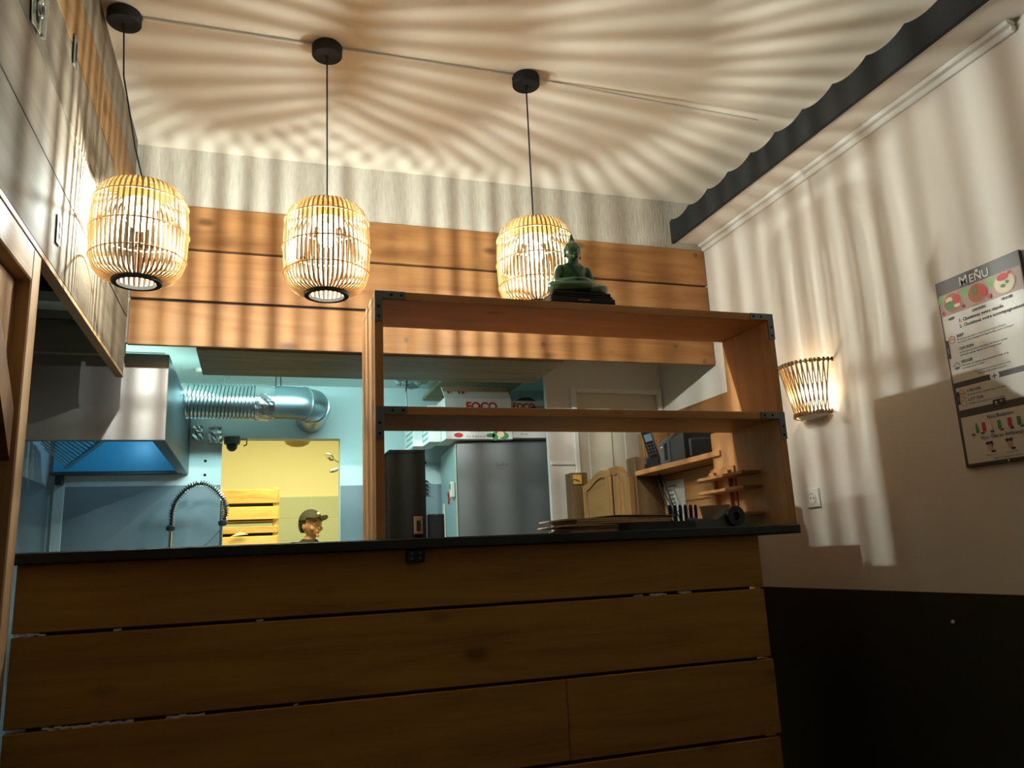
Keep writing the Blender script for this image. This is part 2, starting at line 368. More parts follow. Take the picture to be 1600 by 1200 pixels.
# end wall of the passage with a panel door
w = struct(MB().prism([(1.436, 3.76, FL), (1.60, 3.76, FL), (1.60, 3.76, .84), (2.085, 3.76, .84), (2.085, 3.76, FL), (XR, 3.76, FL), (XR, 3.76, 1.04), (1.436, 3.76, 1.04)], (0, .03, 0)).build('wall_passage', m_cream))
box('rail', m_white, w, 1.44, 1.575, 3.748, 3.76, .455, .475, .003)
d = struct(MB().prism([(1.60, 3.772, FL), (2.085, 3.772, FL), (2.085, 3.772, .84), (1.60, 3.772, .84)], (0, .03, 0)).build('door_1', m_doorpaint))
for a in [(1.574, 1.602, FL, .866), (2.083, 2.109, FL, .866), (1.602, 2.083, .838, .866)]:
    box('door_frame', m_white, d, a[0], a[1], 3.742, 3.772, a[2], a[3], .004)
for a in [(1.66, 1.80, .0, .76), (1.87, 2.02, .0, .76), (1.66, 1.80, -.95, -.1), (1.87, 2.02, -.95, -.1)]:
    box('door_panel', m_doorpaint, d, a[0], a[1], 3.760, 3.772, a[2], a[3], .006)

# ------------------------------------------------------------------ bar counter
b = thing('bar_counter', 'plank-fronted pine bar counter with black worktop below the kitchen pass', 'counter', (.48, 2.3, FL))
box('worktop', m_counter, b, -.52, 1.582, 2.035, 2.46, .034, .061, .003)
box('carcass', m_brownZ, b, -.47, 1.42, 2.098, 2.40, FL, .034)
prow = [(.034, -.115), (-.123, -.314), (-.322, -.524), (-.533, -.726), (-.733, -.93), (-.937, -1.098)]
for i, (z1, z0) in enumerate(prow):
    cuts = [-.505, 1.446] if i != 2 else [-.505, .80, 1.452]
    for a, c in zip(cuts, cuts[1:]):
        box('plank', m_barX, b, a, c-.001, 2.062, 2.097, z0, z1, .002)
for x0, x1, z in [(-.50, -.44, -.119), (-.30, -.285, -.119), (.01, .026, -.119), (1.02, 1.045, -.120), (1.07, 1.12, -.120), (1.16, 1.20, -.119), (-.43, -.25, -.319), (-.18, -.10, -.319), (.10, .11, -.318)]:
    m = MB(); n = max(2, int((x1-x0)/.012))
    for k in range(n):
        x = x0+(x1-x0)*(k+.5)/n; m.obox((x, 2.069, z+random.uniform(-.0015, .0015)), ((x1-x0)/n*1.15, .012, random.uniform(.003, .006)), RY(random.uniform(-.15, .15)))
    m.build('gap_filler', m_fluff, b, label='white filler showing in the gap')
m = MB(); m.box(.375, .422, 2.045, 2.062, .000, .034, .003); hk = m.build('clip_plate', m_black, b)
for x, z in [(.388, .010), (.409, .010), (.388, .024), (.409, .024)]:
    m = MB(); m.lathe([(.0001, 0), (.003, 0), (.003, .002), (.0001, .002)], (x, 2.045, z), 8, RX(math.pi/2)); m.build('screw', m_bracket, hk)

# ------------------------------------------------------------------ shelf unit on the counter
s = thing('shelf_unit', 'open pine shelf unit with zinc corner brackets standing on the bar', 'shelf', (.94, 2.19, .061))
SX0, SX1, SY0, SY1, ST = .297, 1.582, 2.05, 2.31, .733
box('side_panel', m_shZ, s, SX0, SX0+.024, SY0, SY1, .061, ST-.0245, .0015)
box('side_panel', m_shZ, s, SX1-.024, SX1, SY0, SY1, .061, ST-.0245, .0015)
box('top_board', m_shX, s, SX0, SX1, SY0, SY1, ST-.024, ST, .0015)
box('middle_shelf', m_shX, s, SX0+.025, SX1-.025, SY0, SY1, .386, .410, .0015)
def corner(xc, zc, sx, sz):
    y = SY0-.0045
    m = MB(); L, Wd = .085, .021
    m.prism([(xc, y, zc), (xc+sx*L, y, zc), (xc+sx*L, y, zc+sz*Wd), (xc+sx*Wd, y, zc+sz*Wd), (xc+sx*Wd, y, zc+sz*L), (xc, y, zc+sz*L)], (0, .0035, 0))
    br = m.build('corner_bracket', m_bracket, s)
    for p in [(.045, .0105), (.073, .0105), (.0105, .045), (.0105, .073)]:
        m = MB(); m.lathe([(.0001, 0), (.0042, 0), (.0035, .0015), (.0001, .0015)], (xc+sx*p[0], y, zc+sz*p[1]), 8, RX(math.pi/2)); m.build('screw', m_matte, br)
corner(SX0+.001, ST-.001, 1, -1); corner(SX1-.001, ST-.001, -1, -1)
for xc, sx in ((SX0+.001, 1), (SX1-.001, -1)): corner(xc, .409, sx, -1)

# ------------------------------------------------------------------ bamboo pendant lamps
PROF = [(.058, .006), (.072, .005), (.090, .009), (.108, .019), (.121, .036), (.129, .060), (.1335, .095), (.135, .14), (.135, .18), (.133, .218), (.129, .248), (.120, .272), (.106, .289), (.088, .299), (.062, .304), (.050, .296)]
def ribmesh():
    bm = bmesh.new(); hw, th = .0030, .0030; prev = None
    for i, (r, z) in enumerate(PROF):
        a = Vector(PROF[min(i+1, len(PROF)-1)]) - Vector(PROF[max(i-1, 0)]); a.normalize(); nx, nz = a.y, -a.x
        q = [bm.verts.new((r+nx*o, w_, z+nz*o)) for o, w_ in ((0, -hw), (0, hw), (-th, hw), (-th, -hw))]
        if prev:
            for k in range(4): bm.faces.new((prev[k], prev[(k+1) % 4], q[(k+1) % 4], q[k]))
        else: bm.faces.new(q)
        prev = q
    bm.faces.new(prev[::-1]); bmesh.ops.recalc_face_normals(bm, faces=bm.faces)
    me = bpy.data.meshes.new('rib'); bm.to_mesh(me); bm.free(); me.materials.append(m_bamboo); return me
RIB = ribmesh()
def ringat(z):
    for (r0_, z0_), (r1_, z1_) in zip(PROF[1:], PROF[2:]):
        if z0_ <= z <= z1_: return r0_+(r1_-r0_)*(z-z0_)/(z1_-z0_)
def pendant(x, y, zb, cx, cy, cord, label, spin):
    t = thing('pendant_lamp', label, 'lamp', (x, y, zb), 'bamboo pendant lamps over the bar')
    m = MB(); m.lathe([(.0001, CE-.001), (.047, CE-.001), (.050, CE-.005), (.050, CE-.036), (.047, CE-.040), (.006, CE-.040), (.006, CE-.048), (.0001, CE-.048)], (cx, cy, 0), 28)
    m.build('canopy', m_matte, t, smooth=True)
    m = MB(); m.tube([(cx, cy, CE-.045)] + cord + [(x, y, zb+.324)], .0027, 6); m.build('cord', m_matte, t, smooth=True)
    NR = 52
    for k in range(NR):
        o = bpy.data.objects.new('rib', RIB); COL.objects.link(o); o.parent = t; o.rotation_euler = (0, 0, 2*math.pi*(k+spin)/NR)
    for z in (.069, .150, .242):
        r = ringat(z)+.0022; m = MB(); m.tube([(x+r*math.cos(2*math.pi*k/48), y+r*math.sin(2*math.pi*k/48), zb+z) for k in range(48)], .0023, 6, closed=True)
        m.build('ring', m_rattan, t, smooth='all')
    m = MB(); m.lathe([(.054, -.004), (.068, -.004), (.0695, .003), (.068, .0075), (.054, .0075), (.054, -.004)], (x, y, zb), 36, cap=False); m.build('bottom_ring', m_matte, t, smooth=True)
    m = MB(); m.lathe([(.0525, .248), (.0545, .248), (.0545, .296), (.0525, .296), (.0525, .248)], (x, y, zb), 36, cap=False); band = m.build('top_band', m_bamboo, t, smooth=True)
    m = MB()
    for a in range(3): m.tube([(x, y, zb+.296), (x+.053*math.cos(a*2.094+.4), y+.053*math.sin(a*2.094+.4), zb+.294)], .002, 5)
    m.build('spider_wire', m_bracket, t)
    m = MB(); m.lathe([(.0045, .2965), (.052, .2965), (.052, .300), (.0045, .300), (.0045, .2965)], (x, y, zb), 36, cap=False); m.build('top_disc', m_bamboo, t, smooth=True)
    m = MB(); m.lathe([(.0001, .236), (.017, .236), (.019, .242), (.019, .280), (.015, .296), (.007, .308), (.004, .326), (.0001, .326)], (x, y, zb), 18); m.build('socket', m_greyplastic, t, smooth=True)
    zc = zb+.196
    m = MB(); m.lathe([(.0001, -.034), (.014, -.031), (.025, -.021), (.030, -.004), (.0285, .010), (.021, .026), (.0145, .038), (.013, .046), (.0001, .046)], (x, y, zc), 20); bl = m.build('bulb', m_glass, t, smooth='all')
    m = MB(); m.tube([(x+.007*math.cos(a*1.2566), y+.007*math.sin(a*1.2566), zc-.004+.010*(-1)**a) for a in range(6)], .0012, 5); m.build('filament', m_bulbfil, bl)
    lamp('pendant_bulb_light', 'POINT', (x, y, zc+.002), PENDANT_W, PENDANT_COL, shadow_soft_size=.006)
    return t
pendant(-.345, 2.40, .838, -.424, 2.388, [(-.415, 2.39, 1.50), (-.388, 2.393, 1.36), (-.372, 2.396, 1.27)], 'bamboo cage pendant lamp touching the reclaimed board wall, cord leaning', .2)
pendant(.199, 2.40, .832, .196, 2.40, [], 'bamboo cage pendant lamp hanging free between the other two', .5)
pendant(.906, 2.40, .835, .907, 2.40, [], 'bamboo cage pendant lamp partly hidden behind the green statue', .8)
m = MB()
for a, c in [(-.374, .146), (.246, .857)]: m.box(a, c, 2.390, 2.402, CE-.011, CE-.0005, .002)
tag(m.build('cable_duct', m_white), 'thin cream cable duct on the ceiling joining the lamp roses', 'cable duct')
m = MB(); m.tube([(.957, 2.40, CE-.003), (1.3, 2.42, CE-.003), (1.94, 2.45, CE-.003)], .0022, 5); tag(m.build('ceiling_wire', m_white), 'thin cream wire along the ceiling right of the last lamp rose', 'wire')

# ------------------------------------------------------------------ galvanised plates on the bulkhead
for (y, z, w_, h_, a, lab) in [(1.735, 1.225, .075, .085, .25, 'shiny bent metal hinge plate near the top left corner of the bulkhead'), (2.09, 1.365, .035, .085, .1, 'dull metal slot plate high on the reclaimed boards'), (2.075, .85, .038, .075, .1, 'metal slot plate low on the reclaimed boards beside the lamp')]:
    t = thing('wall_plate', lab, 'plate', (XL, y, z-h_/2)); R = RX(a)
    m = MB(); m.obox((XL+.0025, y, z), (.003, w_, h_), R, .001); m.build('plate', m_zinc if w_ > .05 else m_bracket, t)
    m = MB(); m.obox((XL+.0046, y+.004, z), (.0015, w_*.22, h_*.6), R); m.build('slot', m_matte, t)
    if w_ > .05:
        m = MB(); m.tube([(XL+.012, y+.03, z-.05), (XL+.012, y+.03, z+.045)], .006, 8); m.tube(arcpts((XL+.012, y, z), .016, 0, 5, 10, (0, 1, 0), (0, 0, 1)), .004, 6); m.build('knuckle', m_zinc, t, smooth=True)

# ------------------------------------------------------------------ left timber screen
t = thing('timber_screen', 'timber framed screen with knee brace at the left end of the bar', 'screen', (-.52, 1.0, FL))
box('post', m_frameZ, t, -.545, -.487, 1.905, 1.968, FL, .733, .003)
box('top_rail', m_frameY, t, -.545, -.487, -1.5, 1.904, .655, .733, .003)
box('panel', m_brownZ, t, -.545, -.525, -1.5, 1.904, FL, .654)
m = MB(); m.prism([(-.522, 1.56, .654), (-.522, 1.64, .654), (-.522, 1.904, .36), (-.522, 1.904, .25)], (.024, 0, 0)); m.build('brace', m_brownZ, t)
m = MB(); m.prism([(-.5245, 1.66, .654), (-.5245, 1.904, .654), (-.5245, 1.904, .39)], (.006, 0, 0)); m.build('pale_triangle', m_frameZ, t)  # paler triangle laid over the brown panel beside the brace

# ------------------------------------------------------------------ green statue on the shelf
t = thing('statue', 'green seated meditating statue on a stepped black plinth atop the shelf', 'statue', (.952, 2.18, ST), rotz=.02, local=True); t.scale = (1.12, 1.12, 1.12)
def loft(m, secs, n=20):
    rings = []
    for (cx, cy, cz, rx, ry) in secs:
        rings.append([m.bm.verts.new((cx+rx*math.cos(2*math.pi*k/n), cy+ry*math.sin(2*math.pi*k/n), cz)) for k in range(n)])
    for a, b_ in zip(rings, rings[1:]):
        for k in range(n): m.bm.faces.new((a[k], a[(k+1) % n], b_[(k+1) % n], b_[k]))
    m.bm.faces.new(rings[0][::-1]); m.bm.faces.new(rings[-1])
m = MB()
for (hx, hy, z0, z1) in [(.108, .060, .0005, .013), (.103, .056, .013, .022), (.097, .054, .022, .040), (.092, .050, .040, .048), (.088, .048, .048, .058)]:
    m.box(-hx, hx, -hy, hy, z0, z1, .003)
m.build('plinth', m_resin, t)
m = MB(); m.box(-.022, .022, -.0552, -.054, .027, .034, .001); m.build('name_plate', m_resin, t)
m = MB(); [m.box(-.019+.0042*k, -.0162+.0042*k, -.0556, -.0552, .0285, .0325) for k in range(9)]; m.build('engraved_letters', m_gold, t)
def skin(pts, edges, rad, root=0, sub=2, name='body'):
    me = bpy.data.meshes.new(name); me.from_pydata([Vector(p) for p in pts], edges, [])
    ob = bpy.data.objects.new(name, me); COL.objects.link(ob)
    ob.modifiers.new('s', 'SKIN'); 
    for i, v in enumerate(me.skin_vertices[0].data):
        r = rad[i]; v.radius = r if isinstance(r, tuple) else (r, r); v.use_root = (i == root)
    sm = ob.modifiers.new('u', 'SUBSURF'); sm.levels = sub; sm.render_levels = sub
    bpy.context.view_layer.update()
    out = bpy.data.meshes.new_from_object(ob.evaluated_get(bpy.context.evaluated_depsgraph_get()))
    bpy.data.objects.remove(ob); bpy.data.meshes.remove(me); return out
def fuse(meshes, voxel, name, smooth_it=4):
    bm = bmesh.new()
    for q in meshes: bm.from_mesh(q)
    me = bpy.data.meshes.new(name); bm.to_mesh(me); bm.free()
    ob = bpy.data.objects.new(name, me); COL.objects.link(ob)
    r = ob.modifiers.new('r', 'REMESH'); r.mode = 'VOXEL'; r.voxel_size = voxel
    s_ = ob.modifiers.new('s', 'SMOOTH'); s_.factor = .5; s_.iterations = smooth_it
    bpy.context.view_layer.update()
    out = bpy.data.meshes.new_from_object(ob.evaluated_get(bpy.context.evaluated_depsgraph_get()))
    bpy.data.objects.remove(ob); return out
def tomesh(m):
    bmesh.ops.recalc_face_normals(m.bm, faces=m.bm.faces); me = bpy.data.meshes.new('q'); m.bm.to_mesh(me); m.bm.free(); return me
def addmesh(name, me, mat, parent, label=None):
    me.materials.clear(); me.materials.append(mat); me.polygons.foreach_set('use_smooth', [True]*len(me.polygons))
    o = bpy.data.objects.new(name, me); COL.objects.link(o); o.parent = parent; ORG[o.name] = ORG[parent.name]
    if label: o['label'] = label
    return o
Z0 = .058
m = MB(); loft(m, [(0, .012, Z0, .046, .030), (0, .012, Z0+.02, .045, .031), (0, .010, Z0+.045, .033, .024), (0, .008, Z0+.070, .038, .025), (0, .008, Z0+.088, .043, .023), (0, .008, Z0+.097, .034, .019), (0, .006, Z0+.103, .018, .015), (0, .003, Z0+.114, .0165, .015)])
torso = tomesh(m)
m = MB(); m.sphere((0, 0, Z0+.137), .0265, (.88, 1.0, 1.12), 18); m.sphere((0, -.0255, Z0+.135), .0048, (.7, .9, 1.9), 10); m.sphere((0, -.0235, Z0+.1225), .0065, (1.3, .6, .5), 10); m.sphere((0, -.019, Z0+.114), .009, (1.1, .8, .7), 10)
m.sphere((-.0245, .004, Z0+.130), .0065, (.5, .8, 2.5), 8); m.sphere((.0245, .004, Z0+.130), .0065, (.5, .8, 2.5), 8)
for sx in (-1, 1): m.sphere((sx*.0095, -.0235, Z0+.142), .0046, (1.4, .5, .5), 8)
m.lathe([(.0001, 0), (.0245, .0), (.0225, .007), (.0165, .013), (.0105, .018), (.0085, .024), (.006, .031), (.003, .041), (.0001, .045)], (0, .003, Z0+.149), 18)
head = tomesh(m)
legs = skin([(-.0, .005, Z0+.018), (-.050, .004, Z0+.021), (-.087, -.018, Z0+.018), (-.05, -.042, Z0+.015), (.0, -.048, Z0+.018), (.035, -.046, Z0+.020), (.050, .004, Z0+.021), (.087, -.018, Z0+.018), (.055, -.038, Z0+.013), (.02, -.036, Z0+.011)],
            [(0, 1), (1, 2), (2, 3), (3, 4), (4, 5), (0, 6), (6, 7), (7, 8), (8, 9)], [.026, .025, .019, .0155, .0125, .009, .025, .019, .0145, .0115])
arms = [skin([(sx*.030, .008, Z0+.091), (sx*.042, .008, Z0+.085), (sx*.050, .008, Z0+.062), (sx*.052, .000, Z0+.042), (sx*.034, -.026, Z0+.038), (sx*.012, -.042, Z0+.037), (sx*-.006, -.045, Z0+.037)],
             [(k, k+1) for k in range(6)], [.013, .0145, .0125, .011, .0095, .0085, .0065]) for sx in (-1, 1)]
addmesh('body', fuse([torso, head, legs] + arms, .0024, 'body', 2), m_jade, t)
m = MB(); m.prism([(-.032, -.0145, Z0+.092), (-.016, -.0178, Z0+.094), (.026, -.0178, Z0+.049), (.018, -.0188, Z0+.042)], (0, .004, 0)); m.build('robe_fold', m_jade, t)

# ------------------------------------------------------------------ things on the right wall
def sconce():
    y0, x0 = 2.532, XR; t = thing('wall_sconce', 'lit half-basket wall light of bamboo sticks on the cream wall', 'lamp', (x0, y0, .49))
    n = 19; st = []
    m = MB(); m.lathe([(.0001, 0), (.060, 0), (.074, .010), (.072, .016), (.0001, .016)], (x0-.002, y0, .484), 28, RZ(math.pi/2), arc=.5); m.build('base_cup', m_white, t, smooth=True)
    me = None
    for k in range(n):
        a = math.pi/2 + math.pi*(k+.5)/n
        for sh in (-.085, .085):
            p0 = (x0+.082*math.cos(a+sh), y0+.082*math.sin(a+sh), .490); p1 = (x0+.128*math.cos(a-sh), y0+.128*math.sin(a-sh), .703)
            if p0[0] > x0-.003 or p1[0] > x0-.003: continue
            m = MB(); m.tube([p0, p1], .0028, 5); m.build('stick', m_stick, t)
    for r, z in ((.0845, .497), (.1265, .693)):
        m = MB(); m.tube([(x0-.002+r*math.cos(math.pi/2+math.pi*k/24), y0+r*math.sin(math.pi/2+math.pi*k/24), z) for k in range(25)], .0045, 6); rg = m.build('hoop', m_stick, t, smooth=True)
        m = MB()
        for k in range(24):
            a = math.pi/2+math.pi*(k+.5)/24; m.obox((x0+(r+.004)*math.cos(a), y0+(r+.004)*math.sin(a), z), (.006, .007, .016), RZ(a))
        m.build('binding', m_oldpost, rg)
    m = MB(); m.lathe([(.0001, .50), (.014, .50), (.014, .535), (.0001, .535)], (x0-.045, y0, 0), 14); m.build('socket', m_white, t, smooth=True)
    m = MB(); m.lathe([(.0001, .535), (.012, .54), (.020, .560), (.0235, .580), (.019, .598), (.010, .606), (.0001, .608)], (x0-.045, y0, 0), 16); m.build('bulb', m_glass, t, smooth='all')
    lamp('sconce_bulb_light', 'POINT', (x0-.045, y0, .575), SCONCE_W, (1, .84, .58), shadow_soft_size=.012)
sconce()
t = thing('wall_socket', 'white wall power socket below the bamboo wall light', 'socket', (XR, 2.615, .14))
m = MB(); m.box(XR-.009, XR-.0005, 2.578, 2.652, .139, .215, .003); m.build('cover_plate', m_whiteplastic, t)
m = MB(); m.lathe([(.0001, 0), (.018, 0), (.020, .003), (.022, .003), (.022, 0), (.0001, -.001)], (XR-.009, 2.615, .177), 20, RY(-math.pi/2)); rc = m.build('outlet', m_doorpaint, t, smooth=True)
m = MB(); [m.lathe([(.0001, 0), (.003, 0), (.003, .001), (.0001, .001)], (XR-.0095, 2.615+d_, .177), 8, RY(-math.pi/2)) for d_ in (-.009, .009)]; m.build('pin_hole', m_matte, rc)
m = MB(); m.lathe([(.0001, 0), (.006, 0), (.005, .004), (.0001, .005)], (XR-.008, 2.03, -.26), 8, RY(-math.pi/2)); tag(m.build('wall_screw', m_whiteplastic), 'tiny pale screw head in the dark lower wall', 'screw')

def menu():
    yL, zT, bw, bh = 1.882, .810, .302, .602
    t = thing('menu_board', 'tall printed menu board hung on the cream right wall', 'menu', (XR, yL-bw/2, zT-bh))
    X = XR-.013
    box('board', m_menugrey, t, X, XR-.001, yL-bw, yL, zT-bh, zT, .001)
    pt = lambda u, v, l=1: (X-.0006*l, yL-u, zT-v)
    def rect(m, u0, v0, u1, v1, l=1): m.bm.faces.new([m.bm.verts.new(pt(*q, l)) for q in ((u0, v0), (u1, v0), (u1, v1), (u0, v1))])
    def disc(m, u, v, ru, rv, l, n=20, a0=0, a1=2*math.pi): m.bm.faces.new([m.bm.verts.new(pt(u+ru*math.cos(a0+(a1-a0)*k/n), v+rv*math.sin(a0+(a1-a0)*k/n), l)) for k in range(n)])
    def loop(m, u, v, r, w_, l, n=20):
        o = [m.bm.verts.new(pt(u+r*math.cos(2*math.pi*k/n), v+r*math.sin(2*math.pi*k/n), l)) for k in range(n)]; i = [m.bm.verts.new(pt(u+(r-w_)*math.cos(2*math.pi*k/n), v+(r-w_)*math.sin(2*math.pi*k/n), l)) for k in range(n)]
        for k in range(n): m.bm.faces.new((o[k], o[(k+1) % n], i[(k+1) % n], i[k]))
    def P(name, mat, fn):
        m = MB(); fn(m); o = m.build(name, mat, t); o['kind'] = 'stuff'; return o
    tx = lambda m, s_, size, u, v, l=3, al='LEFT', b=.018: m.text(s_, size, pt(u, v, l), (0, -1, 0), (0, 0, 1), al, 0, b)
    P('paper_print', m_menuwhite, lambda m: (rect(m, .007, .117, .296, .335), rect(m, .012, .352, .296, .424), rect(m, .012, .447, .296, .592)))
    P('photo_strip', m_strip, lambda m: rect(m, .006, .046, .298, .117))
    P('leaf_print', m_grnlt, lambda m: [(disc(m, u, .063, .022, .015, 2)) for u in (.022, .108, .200)])
    P('bowl_print', m_tan, lambda m: [disc(m, u, .080, .037, .034, 3, 28) for u in (.056, .148, .242)])
    P('bowl_food_print', m_soup, lambda m: [disc(m, u, .080, .033, .030, 4, 24) for u in (.056, .148)])
    P('bowl_food_print', m_ivory, lambda m: (disc(m, .242, .081, .033, .030, 4, 24), disc(m, .046, .070, .014, .009, 5), disc(m, .072, .094, .012, .006, 5)))
    P('garnish_print', m_red, lambda m: (disc(m, .072, .074, .014, .016, 5), disc(m, .170, .080, .012, .020, 5), disc(m, .240, .062, .020, .011, 5), disc(m, .092, .104, .006, .006, 5), disc(m, .188, .104, .007, .007, 5), disc(m, .262, .055, .006, .005, 5), disc(m, .016, .106, .005, .005, 5)))
    P('herb_print', m_green, lambda m: (disc(m, .046, .088, .015, .013, 5), disc(m, .140, .072, .010, .006, 6), disc(m, .236, .088, .008, .005, 6), disc(m, .252, .080, .006, .005, 6)))
    P('title_text', m_carton, lambda m: (tx(m, 'M', .044, .090, .040, b=.004), tx(m, 'ENU', .036, .127, .040, b=.004), [disc(m, .158+.0035*math.cos(a*1.2566), .0115+.0035*math.sin(a*1.2566), .0022, .0022, 3, 8) for a in range(5)]))
    def body(m):
        tx(m, 'BEEF', .0115, .030, .134, b=.03); tx(m, 'CHICKEN', .0115, .118, .132, b=.03); tx(m, 'VEGGIE', .0115, .222, .130, b=.03)
        tx(m, '1. Choisissez votre viande', .0150, .066, .150, b=.025); tx(m, '2. Choisissez votre accompagnement', .0150, .066, .168, b=.025)
        for v, a, l1, l2 in [(.195, 'BEEF', 'Boeuf saute aux oignons, sauce au soja et citron, Kampot', 'riz parfume et accompagnement legumes frais, poivre du Kampot'), (.237, 'CHICKEN', 'Poulet saute aux epices curry jaune, lait de coco et miel,', 'citronnelle, galanga, legumes et accompagnement'), (.279, 'VEGGIE', 'Tofu saute aux legumes, sauce au tamarin, basilic et riz', 'accompagnement au choix')]:
            tx(m, a, .0125, .050, v, b=.03); tx(m, l1, .0074, .050, v+.010); tx(m, l2, .0074, .050, v+.019)
        tx(m, 'Tous nos plats sont accompagnes de riz ou nouilles', .006, .09, .316); tx(m, 'supplement viande possible sur demande', .006, .10, .325)
        tx(m, 'LOK LAK', .0125, .052, .372, b=.03); tx(m, 'Riz saute au wok, tomates, oignons et salade', .0074, .052, .383)
        tx(m, 'LOT CHA', .0125, .052, .400, b=.03); tx(m, 'Nouilles de riz sautees, soja et ciboulette', .0074, .052, .411)
        tx(m, 'Nos Boissons', .0165, .150, .466, 3, 'CENTER', .01); tx(m, 'Nos Glaces Artisanales', .0165, .150, .525, 3, 'CENTER', .01)
        tx(m, 'Glace au coco', .006, .098, .575, 3, 'CENTER'); tx(m, 'Glace au sesame', .006, .168, .575, 3, 'CENTER'); tx(m, 'Suggestions et allergenes sur demande', .006, .15, .587, 3, 'CENTER')
    P('body_text', m_ink, body)
    P('price_tag', m_ink, lambda m: ([rect(m, .043+.033*k, .503, .055+.033*k, .508, 3) for k in range(7)], [rect(m, u, .561, u+.014, .567, 3) for u in (.100, .166)], rect(m, .134, .414, .176, .436, 4), rect(m, .007, .195, .016, .255, 3), rect(m, .013, .365, .022, .405, 3)))
    P('price_text', m_carton, lambda m: (tx(m, '9,', .019, .140, .431, 5, 'LEFT', .01), tx(m, '90', .010, .158, .425, 5)))
    P('side_text', m_carton, lambda m: (m.text('VIANDE', .0055, pt(.0135, .240, 4), (0, 0, 1), (0, 1, 0)), m.text('PLATS', .0055, pt(.0195, .395, 4), (0, 0, 1), (0, 1, 0))))
    P('plus_badge', m_menuwhite, lambda m: disc(m, .155, .344, .016, .016, 3, 24))
    P('plus_sign', m_ink, lambda m: (rect(m, .146, .3425, .164, .3455, 4), rect(m, .1535, .335, .1565, .353, 4)))
    P('icon_print', m_red, lambda m: (loop(m, .030, .197, .012, .0018, 3), rect(m, .024, .196, .036, .198, 3), loop(m, .034, .372, .011, .0015, 3), rect(m, .024, .372, .044, .374, 3), loop(m, .034, .404, .010, .0015, 3), rect(m, .036, .388, .048, .390, 3)))
    P('icon_print', m_ink, lambda m: (loop(m, .032, .283, .012, .0015, 3), loop(m, .032, .281, .006, .0012, 3), disc(m, .032, .290, .008, .002, 3)))
    P('icon_print', m_ivory, lambda m: loop(m, .031, .240, .012, .0018, 3))
    def cans(mat, us, w_, h_): P('drink_print', mat, lambda m: [rect(m, u, .502-h_, u+w_, .502, 3) for u in us])
    cans(m_ivory, [.040, .106], .010, .026); cans(m_red, [.083, .170], .012, .028); cans(m_green, [.136, .200], .012, .026); cans(m_orange, [.232], .012, .028)
    P('bottle_print', m_green, lambda m: m.bm.faces.new([m.bm.verts.new(pt(*q, 3)) for q in ((.060, .502), (.060, .486), (.0625, .472), (.0655, .472), (.068, .486), (.068, .502))]))
    P('cup_print', m_tan, lambda m: [m.bm.faces.new([m.bm.verts.new(pt(u+a, v, 3)) for a, v in ((-.009, .540), (.009, .540), (.006, .562), (-.006, .562))]) for u in (.098, .164)])
    P('scoop_print', m_ink, lambda m: [disc(m, u+d_, .538, .006, .005, 4, 12) for u in (.098, .164) for d_ in (-.006, .006)])
    m = MB(); m.lathe([(.0001, 0), (.004, 0), (.003, .002), (.0001, .002)], pt(.15, .597), 10, RY(-math.pi/2)); m.build('screw', m_zinc, t)
menu()

# ------------------------------------------------------------------ timber partition, saloon doors, printer
XP = 1.69
t = thing('partition', 'low timber board partition between the bar and the passage', 'partition', (XP, 2.7, FL))
for z0, z1 in [(FL, -.7), (-.694, -.4), (-.394, -.1), (-.094, .06), (.066, .19), (.196, .318)]:
    box('plank', m_shY, t, XP, XP+.020, 2.46, 3.06, z0, z1, .002)

box('batten', m_shZ, t, XP-.02, XP, 2.50, 2.525, -.1, .317, .002)
box('post', m_oldpost, t, 1.565, 1.70, 3.065, 3.15, FL, .405, .003)
box('post_strip', m_saloonZ, t, 1.540, 1.564, 3.085, 3.10, FL, .32, .001)
sh = box('wall_shelf', m_shY, t, 1.56, XP+.02, 2.40, 3.06, .319, .340, .002); 
box('light_stop_panel', m_shZ, t, 1.568, 1.585, 2.312, 2.458, .062, .405, .001)  # added panel, sized to block lamp light from the lower right wall
box('side_board', m_brownZ, t, 1.586, XP, 2.37, 2.395, .062, .318, .002)  # carried down to the worktop to block the same lamp light
m = MB(); m.obox((XP-.0015, 2.955, .19), (.0012, .15, .20), RX(.02)); pp = m.build('notice_sheet', m_whiteplastic, None); tag(pp, 'printed white paper sheet pinned below the printer shelf', 'paper')
ORGp = ORG[pp.name]
m = MB()
for k in range(9):
    z = .265-.018*k; y1 = 3.015; m.box(XP-.0026, XP-.0023, y1-random.uniform(.03, .10), y1-.004*(k % 3), z, z+.004)
m.build('printed_lines', m_ink, pp)['kind'] = 'stuff'
wb = thing('wall_boarding', 'pine boards fixed to the right wall behind the ticket printer', 'boards', (2.10, 3.3, -.1))
for i, (z0, z1) in enumerate([(-.1, .10), (.104, .30), (.304, .505), (.509, .715)]): box('plank', m_pineY, wb, 2.094, 2.1125, 3.02, 3.735, z0, z1, .002)
kb = thing('key_box', 'orange pine box on the end wall between the door and boarding', 'box', (2.03, 3.70, .40))
box('case', m_saloonZ, kb, 1.94, 2.085, 3.69, 3.74, .40, .615, .003); box('lid', m_saloonZ, kb, 1.935, 2.09, 3.678, 3.689, .395, .62, .003)
